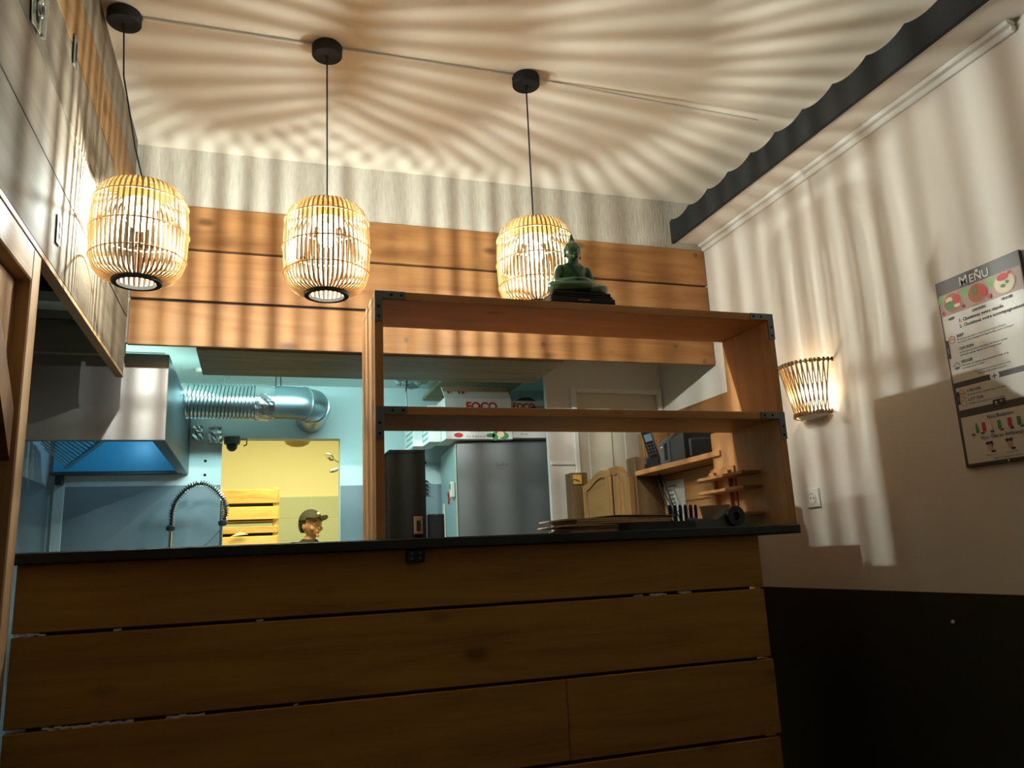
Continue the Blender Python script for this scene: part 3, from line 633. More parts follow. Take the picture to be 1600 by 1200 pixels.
# saloon doors
def saloon(ya, yb, lab):
    t = thing('saloon_door', lab, 'door', (1.58, (ya+yb)/2, -.35), 'pair of saloon doors')
    n = 14; pts = []
    for k in range(n+1):
        f_ = k/n; y = ya+(yb-ya)*f_
        z = .335+.052*(.5-.5*math.cos(math.pi*min(1, f_/.72))) - (.006*math.sin(math.pi*(f_-.72)/.28) if f_ > .72 else 0)
        pts.append((y, z))
    sg = 1 if yb > ya else -1
    m = MB(); m.prism([(1.572, y, z-.03) for y, z in pts] + [(1.572, yb, -.33), (1.572, ya, -.33)], (.012, 0, 0)); m.build('panel', m_saloonY, t)
    m = MB(); m.prism([(1.564, y, z) for y, z in pts] + [(1.564, y, z-.034) for y, z in pts[::-1]], (.026, 0, 0)); m.build('top_rail', m_saloonY, t)
    for a, b_ in ((ya, ya+sg*.045), (yb-sg*.055, yb)):
        zz = [z for y, z in pts if min(a, b_)-.02 <= y <= max(a, b_)+.02]
        box('stile', m_saloonZ, t, 1.564, 1.59, min(a, b_), max(a, b_), -.35, min(zz)-.030, .002)
    box('bottom_rail', m_saloonY, t, 1.566, 1.588, min(ya, yb)+.05, max(ya, yb)-.05, -.35, -.28, .002)
saloon(3.655, 3.325, 'curved-top saloon door leaf beside the cream wall'); saloon(3.155, 3.300, 'curved-top saloon door leaf beside the old timber post')
t = thing('door_post', 'old timber post carrying the saloon door by the cream wall', 'post', (1.56, 3.71, FL))
box('timber', m_oldpost, t, 1.51, 1.60, 3.665, 3.745, FL, .405, .003)
m = MB(); m.box(1.517, 1.565, 3.655, 3.665, .345, .395, .002); m.tube([(1.51, 3.664, .37), (1.53, 3.652, .37), (1.55, 3.652, .36)], .004, 6); m.build('hinge', m_gold, t)
# ticket printer and phone on the wall shelf
t = thing('ticket_printer', 'black ticket printer standing on the partition shelf', 'printer', (1.66, 2.74, .341), rotz=-.22, local=True)
m = MB(); m.prism([(-.075, -.13, 0), (.075, -.13, 0), (.075, -.13, .10), (.055, -.13, .122), (-.055, -.13, .122), (-.075, -.13, .10)], (0, .19, 0)); m.build('body', m_black, t)
m = MB(); m.prism([(-.082, .062, 0), (.082, .062, 0), (.082, .062, .100), (.062, .062, .118), (-.062, .062, .118), (-.082, .062, .100)], (0, .115, 0)); fp = m.build('front_cover', m_greyplastic, t)
m = MB(); m.box(-.0835, -.082, .070, .112, .020, .090, .0005); m.build('paper_slot', m_matte, fp)
m = MB(); m.box(-.0845, -.0828, .074, .100, .016, .0185); m.build('status_light', m_screen, fp)
m = MB(); m.box(-.0832, -.0822, .135, .165, .078, .083); m.build('printed_mark', m_whiteplastic, fp)
m = MB(); m.box(-.06, .06, -.15, -.128, .0, .075, .006); m.build('cable_cover', m_black, t)
t = thing('cordless_phone', 'black cordless phone leaning in its cradle left of the ticket printer', 'phone', (1.61, 2.985, .341), rotz=-.5, local=True)
m = MB(); m.prism([(-.035, -.045, 0), (.035, -.045, 0), (.035, .045, 0), (-.035, .045, 0)], (0, 0, .018)); m.box(-.028, .028, .0, .04, .018, .05, .006); m.build('cradle', m_black, t)
R = RX(.30) @ RY(-.22)
m = MB(); m.obox((-.004, .012, .105), (.046, .022, .155), R, .008); h = m.build('handset', m_black, t)
m = MB(); m.obox(Vector((-.004, .012, .105)) + R @ Vector((0, -.0115, .035)), (.030, .002, .032), R); m.build('display', m_screen, h)
m = MB(); [m.obox(Vector((-.004, .012, .105)) + R @ Vector((-.012+.012*i, -.0115, .005-.014*j)), (.008, .002, .008), R, .0005) for i in range(3) for j in range(4)]; m.build('keypad', m_greyplastic, h)
# cables hanging from the printer
m = MB()
for k, (y0, y1, sw) in enumerate([(3.03, 2.90, .0), (3.0, 2.86, .012), (2.97, 2.80, -.004)]):
    m.tube([(1.645-.008*k, y0+(y1-y0)*f_+sw*math.sin(9*f_), .317-.25*f_) for f_ in [i/10 for i in range(11)]], .0035, 6)
tag(m.build('cable_bundle', m_black), 'black cables hanging down from the printer shelf', 'cable')
# small rack shelves on the right side panel
t = thing('wall_rack', 'small pine rack with three narrow ledges inside the shelf unit corner', 'rack', (1.53, 2.38, .061))
for z in (.237, .190, .105): box('ledge', m_shY, t, 1.49, 1.557, 2.175, 2.45, z-.005, z+.005, .001)
for y in (2.335, 2.425): box('upright', m_shZ, t, 1.542, 1.557, y, y+.03, .062, .262, .001)
box('back_slat', m_shZ, t, 1.558, 1.566, 2.32, 2.47, .062, .275, .001)

# ------------------------------------------------------------------ things on the bar
t = thing('paper_bag_stack', 'pile of flat brown kraft paper bags on the bar', 'bags', (1.05, 2.2, .061))
zz = .0612
for k in range(7):
    m = MB(); cx = 1.04+random.uniform(-.02, .02); cy = 2.25+random.uniform(-.01, .01); R = RZ(random.uniform(-.06, .06)); L = random.uniform(.30, .36)
    g = m.obox((cx, cy, zz+.003), (L, .20, .0055), R, .0015); bg = m.build('paper_bag', m_kraft, t)
    zz += .0062
m = MB(); m.prism([(1.23, 2.16, zz), (1.14, 2.15, zz+.002), (1.02, 2.16, zz+.005), (.98, 2.30, zz+.004), (1.24, 2.31, zz+.001)], (0, 0, .002)); m.build('bag_flap', m_kraft, t)
m = MB(); m.prism([(1.03, 2.068, .0615), (1.24, 2.070, .0615), (1.245, 2.135, .0615), (1.02, 2.135, .0615)], (0, 0, .022)); bx = m.build('black_tray', m_black); tag(bx, 'flat black tray at the front edge of the paper bags', 'tray')
for k in range(11):
    x = 1.250+.0106*k; y = 2.235+.013*(k % 2)+.002*k
    t = thing('pen', 'blue capped pen standing in the row behind the tape dispenser', 'pen', (x, y, .061), 'blue capped pens in a row')
    m = MB(); m.lathe([(.0001, .0615), (.0046, .0615), (.0046, .112), (.0001, .112)], (x, y, 0), 10); m.build('barrel', m_bottle, t, smooth=True)
    m = MB(); m.lathe([(.0001, .112), (.0051, .112), (.005, .137), (.003, .141), (.0001, .141)], (x, y, 0), 10); m.build('cap', m_bluecap, t, smooth=True)
m = MB(); m.lathe([(.0001, .0615), (.036, .0615), (.046, .128), (.048, .131), (.0495, .131), (.0495, .134), (.046, .134), (.043, .129), (.034, .066), (.0001, .066)], (1.405, 2.22, .0), 24); tag(m.build('paper_bowl', m_cup, smooth=True), 'small kraft paper bowl beside the blue pens', 'bowl')
t = thing('tape_dispenser', 'black tape dispenser on the bar before the paper bowl', 'tape dispenser', (1.36, 2.13, .0615))
m = MB(); m.prism([(1.262, 2.105, .0615), (1.452, 2.105, .0615), (1.452, 2.105, .09), (1.43, 2.105, .108), (1.405, 2.105, .120), (1.38, 2.105, .118), (1.36, 2.105, .098), (1.335, 2.105, .085), (1.30, 2.105, .092), (1.262, 2.105, .082)], (0, .05, 0)); m.build('base', m_greyplastic, t)
m = MB(); m.lathe([(.012, -.012), (.030, -.012), (.030, .012), (.012, .012), (.012, -.012)], (1.395, 2.10, .094), 20, RX(math.pi/2), cap=False); m.build('tape_roll', m_black, t, smooth=True)
m = MB(); m.box(1.262, 1.268, 2.106, 2.154, .082, .094); m.build('cutter', m_bracket, t)
# black point of sale box and dark cabinet behind the bar
t = thing('cabinet', 'tall dark cabinet end behind the left shelf panel', 'cabinet', (.50, 3.0, FL))
box('body', m_olivebox, t, .47, .607, 2.90, 3.20, FL, .40, .002); box('top', m_olivebox, t, .47, .607, 2.90, 3.20, .4005, .414, .001)
m = MB(); m.box(.558, .592, 2.893, 2.899, .10, .165, .002); so = m.build('socket_plate', m_oldpost, t); m = MB(); m.box(.568, .582, 2.891, 2.893, .115, .15); m.build('rocker', m_olivebox, so)
t = thing('cash_terminal', 'small black terminal screen between dark cabinet and refrigerator', 'terminal', (.63, 2.83, .0)); 
box('screen_case', m_matte, t, .592, .652, 2.80, 2.825, .02, .167, .003); box('screen', m_matte, t, .597, .647, 2.797, 2.7995, .04, .16); box('stand', m_black, t, .612, .64, 2.826, 2.86, -.12, .09, .003)
box('base_plate', m_black, t, .612, .68, 2.79, 2.90, -.135, -.121, .003)
box('counter_stand', m_olivebox, None, .5, .9, 2.74, 2.892, FL, -.136); tag(bpy.data.objects['counter_stand'], 'low dark cabinet under the small black terminal', 'cabinet')

# ------------------------------------------------------------------ refrigerator and cartons
FY = 4.03; fr = -.075
t = thing('refrigerator', 'grey steel refrigerator behind the bar with cartons stacked on top', 'refrigerator', (1.010, FY, FL), rotz=fr, local=True)
h = .616+1.10
m = MB(); m.box(0, .575, .055, .55, .02, h, .008); bd = m.build('body', m_fridgeside, t)
m = MB(); m.box(0.0, .575, 0, .045, .55, h, .010); dr = m.build('door', m_fridge, t)
m = MB(); m.box(0.0, .575, 0, .045, .03, .54, .010); m.build('door', m_fridge, t)
m = MB(); m.box(.004, .571, .0455, .0545, .03, h-.01); m.build('gasket', m_gasket, t)
m = MB(); m.box(-.003, 0, .003, .012, .6, h-.01); m.build('door_edge', m_gasket, dr)
m = MB(); m.text('beko', .034, (.215, -.0008, h-.135), (1, 0, 0), (0, 0, 1)); m.box(.215, .262, -.0008, 0, h-.148, h-.145); m.build('badge', m_greyplastic, dr)
m = MB(); m.box(.55, .60, .01, .05, h-.002, h+.012, .004); m.build('hinge_cover', m_bracket, t)
t2 = thing('thermometer', 'white fridge thermometer stuck on the refrigerator side', 'thermometer', (1.04, 4.27, .33)); ca = Matrix.Rotation(fr, 3, 'Z')
def onside(yy, zz_): return Vector((1.010, FY, 0)) + ca @ Vector((0, yy, 0)) + Vector((0, 0, zz_))
c = onside(.085, .37); m = MB(); m.obox(c-Vector((.012, 0, 0)), (.022, .055, .085), ca, .004); m.build('case', m_whiteplastic, t2); m = MB(); m.obox(c-Vector((.0236, 0, -.018)), (.001, .034, .028), ca); m.build('display', m_greyplastic, t2)
c = onside(.24, .36); m = MB(); m.lathe([(.0001, 0), (.015, 0), (.013, .012), (.0001, .014)], c, 12, RY(-math.pi/2)); m.obox(c+Vector((-.008, 0, -.03)), (.008, .010, .05), ca); tag(m.build('magnet_hook', m_red), 'red magnetic hook on the refrigerator side', 'hook')
c = onside(.42, .22); m = MB(); m.obox(c-Vector((.006, 0, 0)), (.010, .05, .20), ca, .003); tag(m.build('door_handle_bar', m_whiteplastic), 'white upright strip on the refrigerator side', 'strip')
# cartons
def carton(name, lab, x0, x1, y0, y1, z0, z1, rot=0):
    t = thing(name, lab, 'carton', ((x0+x1)/2, (y0+y1)/2, z0), 'drink cartons on the refrigerator', rotz=rot)
    box('box', m_carton, t, x0, x1, y0, y1, z0, z1, .002); return t
CZ = .624
t = carton('drink_carton', 'white lychee drink carton with red fruit print and open top flap', .945, 1.316, 3.98, 4.22, CZ, .849)
yy = 3.9792
m = MB(); m.prism([(.945, 3.980, .850), (1.316, 3.980, .850), (1.316, 3.988, .850), (.945, 3.988, .850)], (-.008, .048, .063)); m.build('top_flap', m_carton, t)
m = MB(); m.prism([(.943, 4.004, .887), (1.308, 4.004, .887), (1.307, 4.019, .913), (.941, 4.019, .913)], (0, -.0012, .001)); fl = m.build('flap_band', m_cartonin, t)
U, V = (1, 0, 0), (0, 0, 1); Vt = Vector((0, .05, .066)).normalized()
m = MB(); m.text('FOCO.', .062, (1.060, yy, .781), U, V, 'LEFT', 0, .035); m.text('LYCHEE DRINK', .032, (1.053, yy, .744), U, V, 'LEFT', 0, .022); m.text('A NATURAL BLEND OF', .016, (1.055, yy, .684), U, V); m.text('LYCHEE JUICE', .016, (1.08, yy, .664), U, V); m.build('red_lettering', m_red, t)['kind'] = 'stuff'
m = MB(); m.text('5', .060, (.966, 3.9935, .860), U, Vt, 'LEFT', 0, .04); [m.obox((.945+.012*k+(.035 if k > 1 else 0)+.012, 3.9965, .868+.012*(k % 2)), (.010, .001, .022), RX(-.64)) for k in range(7)]; m.build('flap_print', m_red, t)['kind'] = 'stuff'
m = MB(); m.text('KEEP IN A COOL PLACE', .0145, (1.16, 4.0055, .896), U, Vt); m.text('12 x 11.8 fl oz (350 mL)', .0155, (1.055, yy, .634), U, V); m.build('black_lettering', m_ink, t)['kind'] = 'stuff'
def blob(mat, name, items, parent, y):
    m = MB()
    for (x, z, rx, rz) in items: m.bm.faces.new([m.bm.verts.new((x+rx*math.cos(2*math.pi*k/18), y, z+rz*math.sin(2*math.pi*k/18))) for k in range(18)])
    o = m.build(name, mat, parent); o['kind'] = 'stuff'; return o
blob(m_red, 'fruit_print', [(1.000, .739, .033, .038), (.975, .727, .025, .029), (1.015, .645, .025, .013), (1.247, .662, .025, .021)], t, yy)
blob(m_green, 'leaf_print', [(1.032, .753, .015, .035), (1.193, .645, .025, .012), (1.217, .641, .017, .025), (1.265, .643, .029, .019)], t, yy+.0003)
blob(m_ivory, 'flesh_print', [(1.247, .651, .021, .017)], t, yy-.0005); blob(m_pinkp, 'seal_print', [(1.252, .768, .029, .006), (1.252, .782, .025, .010), (1.252, .749, .019, .004)], t, yy)
t = carton('drink_carton', 'white mango drink carton at the right end of the refrigerator top', 1.318, 1.56, 3.985, 4.22, CZ+.008, .837)
yy = 3.9842
m = MB(); m.text('FOCO.', .045, (1.326, yy, .792), U, V, 'LEFT', 0, .035); m.build('red_lettering', m_red, t)['kind'] = 'stuff'
m = MB(); m.text('MANGO DRINK', .023, (1.43, yy, .795), U, V, 'LEFT', 0, .02); [m.text(s_, .015, (1.36, yy, .768-.024*i-(.048 if i else 0)), U, V) for i, s_ in enumerate(['WITH NATA DE COCO', 'Product of Thailand', 'Produit de Thailande', '350 mL'])]; m.build('black_lettering', m_ink, t)['kind'] = 'stuff'
m = MB(); m.prism([(1.343, 4.03, .838), (1.497, 4.03, .838), (1.44, 4.03, .868), (1.39, 4.03, .864)], (0, .06, 0)); m.build('raised_flap', m_greyplastic, t)
for (x0, x1, y0, y1, z0, z1, lab) in [(.878, .943, 4.08, 4.34, CZ, .825, 'plain white carton between the two left-hand cartons'), (.825, .877, 4.24, 4.51, .60, .796, 'plain white carton overhanging the refrigerator rear edge')]:
    t = carton('white_carton', lab, x0, x1, y0, y1, z0 if z0 > .62 else CZ, z1)
    m = MB()
    for k in range(6): m.box(x0-.0008, x0, y0+.03, y1-.04-.03*(k % 2), z1-.03-.030*k, z1-.020-.030*k)
    m.build('side_print', m_bluegrn, t)['kind'] = 'stuff'
# plank shelf and sloped board over the refrigerator
m = MB(); m.prism([(.962, 3.70, .965), (1.43, 3.70, .965), (1.43, 4.64, .965), (.962, 4.64, .965)], (0, 0, .02)); o = m.build('overhead_board', m_underX); tag(o, 'olive coloured board fixed overhead between the pass and kitchen wall', 'board')
m = MB(); 
g = m.sphere((.80, 4.15, .985), .06, (1.4, .9, .7), 18)
for v in g: v.co += Vector((random.uniform(-.02, .02), random.uniform(-.02, .02), random.uniform(-.02, .02)))
cf = m.build('plastic_bag', m_film); tag(cf, 'crumpled clear plastic bag tucked beside the overhead board', 'bag')
m = MB(); m.tube([(.74, 4.02, KC), (.75, 4.01, .95), (.742, 4.0, .88), (.747, 4.0, .78)], .004, 5); m.tube([(.715, 4.02, 1.02), (.746, 4.01, .92)], .003, 5); tag(m.build('loose_wire', m_black), 'loose black wire hanging before the clear plastic bag', 'wire')

# ------------------------------------------------------------------ exhaust hood, duct
t = thing('exhaust_hood', 'stainless steel exhaust hood over the kitchen left of the duct', 'hood', (-.69, 4.0, .527))
hx0, hx1, hy0, hy1, hz0, hz1 = -1.015, -.351, 3.41, 4.64, .527, .885
box('front_panel', m_steel, t, hx0, hx1, hy0, hy0+.012, hz0, hz1, .002)
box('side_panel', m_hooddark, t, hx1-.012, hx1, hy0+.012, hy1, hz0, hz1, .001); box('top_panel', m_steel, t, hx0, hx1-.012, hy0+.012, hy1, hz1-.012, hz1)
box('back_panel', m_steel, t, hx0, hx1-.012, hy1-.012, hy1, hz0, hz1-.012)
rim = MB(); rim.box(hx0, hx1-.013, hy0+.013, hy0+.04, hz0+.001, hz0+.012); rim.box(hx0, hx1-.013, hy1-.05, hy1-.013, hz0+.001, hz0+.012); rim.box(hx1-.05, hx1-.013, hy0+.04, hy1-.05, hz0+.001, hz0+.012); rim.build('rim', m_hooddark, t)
m = MB(); m.prism([(-.395, hy0+.045, hz0+.016), (-.53, hy0+.045, .78), (-.86, hy0+.045, .78), (-.86, hy0+.045, .768), (-.54, hy0+.045, .768), (-.408, hy0+.045, hz0+.016)], (0, 1.14, 0)); m.build('inner_lining', m_hoodin, t)
m = MB(); m.box(hx0+.01, -.40, hy1-.02, hy1-.014, hz0+.02, .84); m.build('inner_back', m_hoodin, t)
fb = MB(); fb.prism([(-.56, hy0+.045, .553), (-.905, hy1-.18, .553), (-.905, hy1-.18, .540), (-.56, hy0+.045, .540)], (-.018, 0, 0)); fb.build('filter_rail', m_hoodin, t)
NF = 14
for k in range(NF):
    f_ = (k+.5)/NF; a_ = Vector((-.582-.335*f_, hy0+.05+.99*f_, .546)); b_ = Vector((hx0+.015, a_.y-.01, .546+.26*(a_.x-hx0)/.43+.02))
    w_ = .030; m = MB()
    m.prism([a_+Vector((0, -w_, 0)), a_+Vector((0, w_, 0)), b_+Vector((0, w_, 0)), b_+Vector((0, -w_, 0))], (0, 0, .006)); m.build('filter_slat', m_filter, t)
m = MB(); m.lathe([(.0001, .742), (.020, .742), (.032, .750), (.034, .764), (.0001, .764)], (-.62, 4.25, 0), 18); m.build('added_hood_glow', m_tubeon, t, smooth=True)  # added glowing disc, no such lamp is seen under the hood
lamp('added_hood_fill', 'POINT', (-.62, 4.25, .725), 0.8, (.75, .95, 1.0), shadow_soft_size=.02)  # added fill light that brightens the blue lining
# corrugated duct
dy, dz, dr_ = 4.22, .853, .089
t = thing('ventilation_duct', 'corrugated aluminium ventilation duct running from hood to wall', 'duct', (0, dy, dz-dr_))
m = MB(); prof = []; x = -.349
NS = 20; step = (.02+.349)/NS
for k in range(NS):
    prof += [(dr_, x), (dr_+.002, x+step*.45), (dr_-.001, x+step*.78), (dr_-.009, x+step*.88)]; x += step
prof.append((dr_, x))
R = RY(math.pi/2)
m.lathe(prof, (0, dy, dz), 36, R, cap=False)
for v in m.bm.verts:
    if v.co.x > -.33: v.co.x += .14*(v.co.z-dz)
m.build('corrugated_pipe', m_galv, t, smooth=True)
m = MB(); m.lathe([(dr_+.001, -.012), (dr_+.005, .01), (dr_+.002, .03), (dr_+.006, .055), (dr_+.001, .085)], (0, dy, dz), 30, R, cap=False)
for v in m.bm.verts: d_ = Vector((0, v.co.y-dy, v.co.z-dz)).normalized(); v.co += d_*random.uniform(-.001, .005)
m.build('foil_joint', m_foil, t)
ce = Vector((.15, dy+.15, dz))
pts = [(.05, dy, dz), (.10, dy, dz)] + [(ce.x+.15*math.sin(a), ce.y-.15*math.cos(a), dz) for a in [math.pi/2*k/8 for k in range(9)]] + [(.30, KB-.002, dz)]
m = MB(); m.tube(pts, dr_-.001, 32, cap=False); el = m.build('elbow', m_duct2, t, smooth=True)
for p, tg in ((pts[5], math.pi*.5*3/8), (pts[8], math.pi*.5*6/8)):
    m = MB(); m.lathe([(dr_-.001, -.005), (dr_+.004, -.003), (dr_+.004, .003), (dr_-.001, .005)], p, 32, RZ(tg) @ RY(math.pi/2), cap=False); m.build('seam', m_galv, el, smooth=True)
for (x, lab) in ((-.17, 'twisted wire hanger holding the duct near the hood'), (.09, 'black clip hanger above the duct elbow')):
    m = MB(); m.tube([(x, dy, KC), (x+.002, dy, .99), (x, dy, .9425)], .003, 5); m.tube([(x+.026, dy, KC), (x+.024, dy, .99), (x+.026, dy, .9425)], .003, 5); tag(m.build('duct_hanger', m_bracket if x < 0 else m_black), lab, 'hanger')
# foil wrapped boxes, dome camera, conduit
for (x0, x1, z0, z1, lab) in [(-.254, -.185, .699, .785, 'foil wrapped box by the top corner of the doorway'), (-.335, -.285, .714, .792, 'small foil wrapped box beside the hood edge')]:
    m = MB(); g = bmesh.ops.create_cube(m.bm, size=1)['verts']; bmesh.ops.subdivide_edges(m.bm, edges=m.bm.edges, cuts=4, use_grid_fill=True)
    for v in m.bm.verts: v.co = Vector(((x0+x1)/2+v.co.x*(x1-x0)+random.uniform(-.004, .004), KB-.03+v.co.y*.055+random.uniform(-.003, .003), (z0+z1)/2+v.co.z*(z1-z0)+random.uniform(-.004, .004)))
    tag(m.build('foil_box', m_foil), lab, 'box')
t = thing('dome_camera', 'small dome security camera under the foil box at the doorway', 'camera', (-.13, 4.58, .64))
m = MB(); m.lathe([(.0001, .689), (.041, .689), (.043, .702), (.043, .728), (.0001, .732)], (-.129, 4.598, 0), 20); m.build('housing', m_greyplastic, t, smooth=True)
m = MB(); m.lathe([(.0001, .647), (.016, .652), (.027, .665), (.031, .689), (.0001, .689)], (-.129, 4.598, 0), 18); m.build('dome', m_black, t, smooth=True)
m = MB(); m.tube([(-.085, 4.62, .720), (-.052, 4.62, .722), (-.052, 4.62, .690), (-.068, 4.62, .682)], .0042, 6); m.build('cable', m_bracket, t)
m = MB(); m.box(-.18, -.09, 4.59, 4.649, .7325, .746, .002); m.build('mount', m_kwall, t)
# spray tap
t = thing('spray_tap', 'chrome pre-rinse spray tap with sprung hose before the grey splash panel', 'tap', (-.164, 4.39, -.2))
m = MB(); m.tube([(-.164, 4.39, -.2), (-.164, 4.39, .362)], .0095, 10); m.build('riser', m_chrome, t, smooth=True)
hose = [Vector((-0.151, 4.39, 0.250)), Vector((-0.142, 4.39, 0.310)), Vector((-0.159, 4.39, 0.370)), Vector((-0.207, 4.39, 0.426)), Vector((-0.271, 4.39, 0.452)), Vector((-0.336, 4.39, 0.426)), Vector((-0.383, 4.39, 0.370)), Vector((-0.403, 4.39, 0.310)), Vector((-0.405, 4.39, 0.232))]
def spl(P_, n=10):
    out = []
    for i in range(len(P_)-1):
        a, b_, c_, d_ = P_[max(i-1, 0)], P_[i], P_[i+1], P_[min(i+2, len(P_)-1)]
        for k in range(n):
            u = k/n; out.append(.5*((2*b_)+(-a+c_)*u+(2*a-5*b_+4*c_-d_)*u*u+(-a+3*b_-3*c_+d_)*u**3))
    return out+[P_[-1]]
hs = spl(hose, 24)
m = MB(); m.tube(hs[::4], .007, 8); m.build('hose', m_matte, t, smooth=True)
hx = []
for i, p in enumerate(hs):
    tgt = (hs[min(i+1, len(hs)-1)]-hs[max(i-1, 0)]).normalized(); nrm = Vector((0, 1, 0)); bn = tgt.cross(nrm); 
    for q in range(2): a = (i*2+q)*2*math.pi/8*1.0; hx.append(p + (.0155)*(math.cos(a)*nrm+math.sin(a)*bn) + tgt*.001*q)
m = MB(); m.tube(hx, .0026, 5); m.build('spring', m_chrome, t, smooth=True)
for x, z in ((-.406, .226), (-.157, .245)):
    m = MB(); m.lathe([(.010, -.015), (.021, -.010), (.022, .007), (.014, .015)], (x, 4.39, z), 14); m.build('coupling', m_black, t, smooth=True)
m = MB(); m.tube([(-.406, 4.39, .215), (-.407, 4.39, .086), (-.408, 4.39, -.086)], .0085, 8); m.build('spray_handle', m_chrome, t, smooth=True)
m = MB(); m.tube([(-.164, 4.378, .215), (-.215, 4.374, .155), (-.284, 4.374, .095)], .0035, 6); m.build('support_rod', m_bracket, t)
m = MB(); m.box(-.90, -.03, 4.10, 4.64, -.24, -.2, .004); m.box(-.86, -.06, 4.15, 4.63, FL, -.241); tag(m.build('sink_unit', m_steel), 'stainless sink unit hidden behind the bar below the spray tap', 'sink')
m = MB(); m.box(-.985, -.955, 4.58, 4.645, .475, .526, .002); tag(m.build('wall_clip', m_black), 'small black clip under the left end of the hood', 'clip')
# ceiling tube lights in the kitchen
for (x0, x1, y, lab) in [(-.86, -.43, 4.02, 'lit tube light on the kitchen ceiling above the hood'), (-.21, .61, 3.745, 'lit tube light on the kitchen ceiling behind the boxed beam')]:
    zt = KC-.0005 if x0 < -.5 else .962
    t = thing('tube_light', lab, 'light', ((x0+x1)/2, y, zt-.055)); box('housing', m_kwall, t, x0, x1, y-.035 if x0 < -.5 else 3.6905, y+.035 if x0 < -.5 else 3.765, zt-.024, zt, .003)
    m = MB(); m.tube([(x0+.02, y, zt-.040), (x1-.02, y, zt-.040)], .012, 10); m.build('tube', m_tubeon, t, smooth=True)
    for x in (x0+.012, x1-.012): box('end_cap', m_kwall, t, x-.008, x+.008, y-.018, y+.018, zt-.055, zt-.0235, .002)
m = MB(); m.lathe([(.0001, 0), (.026, 0), (.021, -.017), (.0001, -.022)], (-.289, 4.29, KC-.0005), 14); tag(m.build('smoke_detector', m_whiteplastic, smooth=True), 'small white sensor on the kitchen ceiling beside the beam', 'sensor')

# ------------------------------------------------------------------ store room: crates, spoons, lamp, cook
t0 = None
for k in range(3):
    z0 = [.355, .100, -.155][k]
    t = thing('wooden_crate', ['slatted wooden fruit crate, topmost of the stack in the doorway', 'slatted wooden fruit crate, second of the stack in the doorway', 'slatted wooden fruit crate, lowest of the stack, mostly hidden'][k], 'crate', (-.03, 6.45, z0), 'stacked fruit crates', rotz=0)
    x0, x1, y0, y1 = -.265, .168, 6.30, 6.60
    for xa in (x0, x1-.03):
        for ya in (y0+.012, y1-.042): box('corner_post', m_crateZ, t, xa, xa+.03, ya, ya+.03, z0, z0+.2545, .002)
    for a, b_ in (((.017, .114), (.138, .245)) if k == 0 else ((.02, .15), (.170, .222))):
        for ya in (y0, y1-.011): box('slat', m_crate, t, x0, x1, ya, ya+.011, z0+a, z0+b_-.003*random.random(), .002)
        for xa in (x0-.010, x1): box('slat', m_crate, t, xa, xa+.010, y0+.012, y1-.012, z0+a, z0+b_, .002)
    box('bottom_board', m_crate, t, x0+.031, x1-.031, y0+.05, y1-.05, z0, z0+.010)
    box('dark_content', m_matte, t, x0+.035, x1-.035, y0+.05, y1-.05, z0+.012, z0+.20)
m = MB(); m.prism([(-.10, 6.285, .285), (-.04, 6.285, .262), (-.09, 6.285, .258), (-.17, 6.285, .248)], (0, .004, 0)); tag(m.build('paper_scrap', m_carton), 'torn white paper scrap sticking out of the crate stack', 'paper')
box('crate_base', m_olivebox, None, -.27, .17, 6.28, 6.62, FL, -.156); tag(bpy.data.objects['crate_base'], 'low dark stand hidden under the stacked fruit crates', 'stand')
for i, (p, a, lab) in enumerate([((.515, 5.86, .785), -.6, 'steel ladle hanging by the right jamb of the doorway, upper one'), ((.56, 5.98, .70), .9, 'steel ladle hanging by the right jamb of the doorway, lower one')]):
    t = thing('ladle', lab, 'ladle', p, 'hanging ladles'); R = RY(a)
    m = MB(); m.sphere(p, .040, (1.0, .6, .55) if i == 0 else (1.0, .5, .4), 14, RY(.7 if i == 0 else -.3)); m.build('bowl', m_chrome, t, smooth='all')
    m = MB(); q = Vector(p); m.tube([q+Vector((.03, 0, -.02)), q+Vector((.10, .0, -.065 if i == 0 else .03)), Vector((.86, q.y, q.z-.19 if i == 0 else q.z+.05))], .005, 6); m.build('handle', m_chrome, t, smooth=True)
box('utensil_rail', m_bracket, None, .8602, .89, 5.80, 6.04, FL, .80, .003); tag(bpy.data.objects['utensil_rail'], 'dark metal stand holding the ladles behind the right jamb', 'rack')
t = thing('ceiling_lamp', 'round brown ceiling lamp shade seen just under the doorway lintel', 'lamp', (.31, 6.3, .94))
m = MB(); m.lathe([(.0001, .925), (.05, .929), (.085, .946), (.105, .981), (.108, 1.0), (.0001, 1.005)], (.305, 6.30, 0), 24); m.build('shade', m_brownshade, t, smooth=True)
m = MB(); m.tube([(.305, 6.3, 1.0), (.305, 6.3, 1.45)], .006, 6); m.build('stem', m_brownshade, t, smooth=True)
# hooks with utensils on kitchen wall near the refrigerator
t = thing('utensil_hook', 'dark curled hook on the kitchen wall beside the refrigerator', 'hook', (.947, 4.62, .53))
m = MB(); m.tube(arcpts((.947, 4.64, .568), .030, .3, 4.6, 12, (1, 0, 0), (0, 0, 1)), .005, 6); m.build('hook', m_black, t, smooth=True)
m = MB(); [m.tube([(.930, 4.637, .456-.024*k), (.964, 4.62, .474-.024*k), (.982, 4.612, .465-.024*k)], [.0035, .008, .0035], 6) for k in range(4)]; tag(m.build('knife_rack', m_black), 'row of dark knife handles on the wall beside the refrigerator', 'knives')

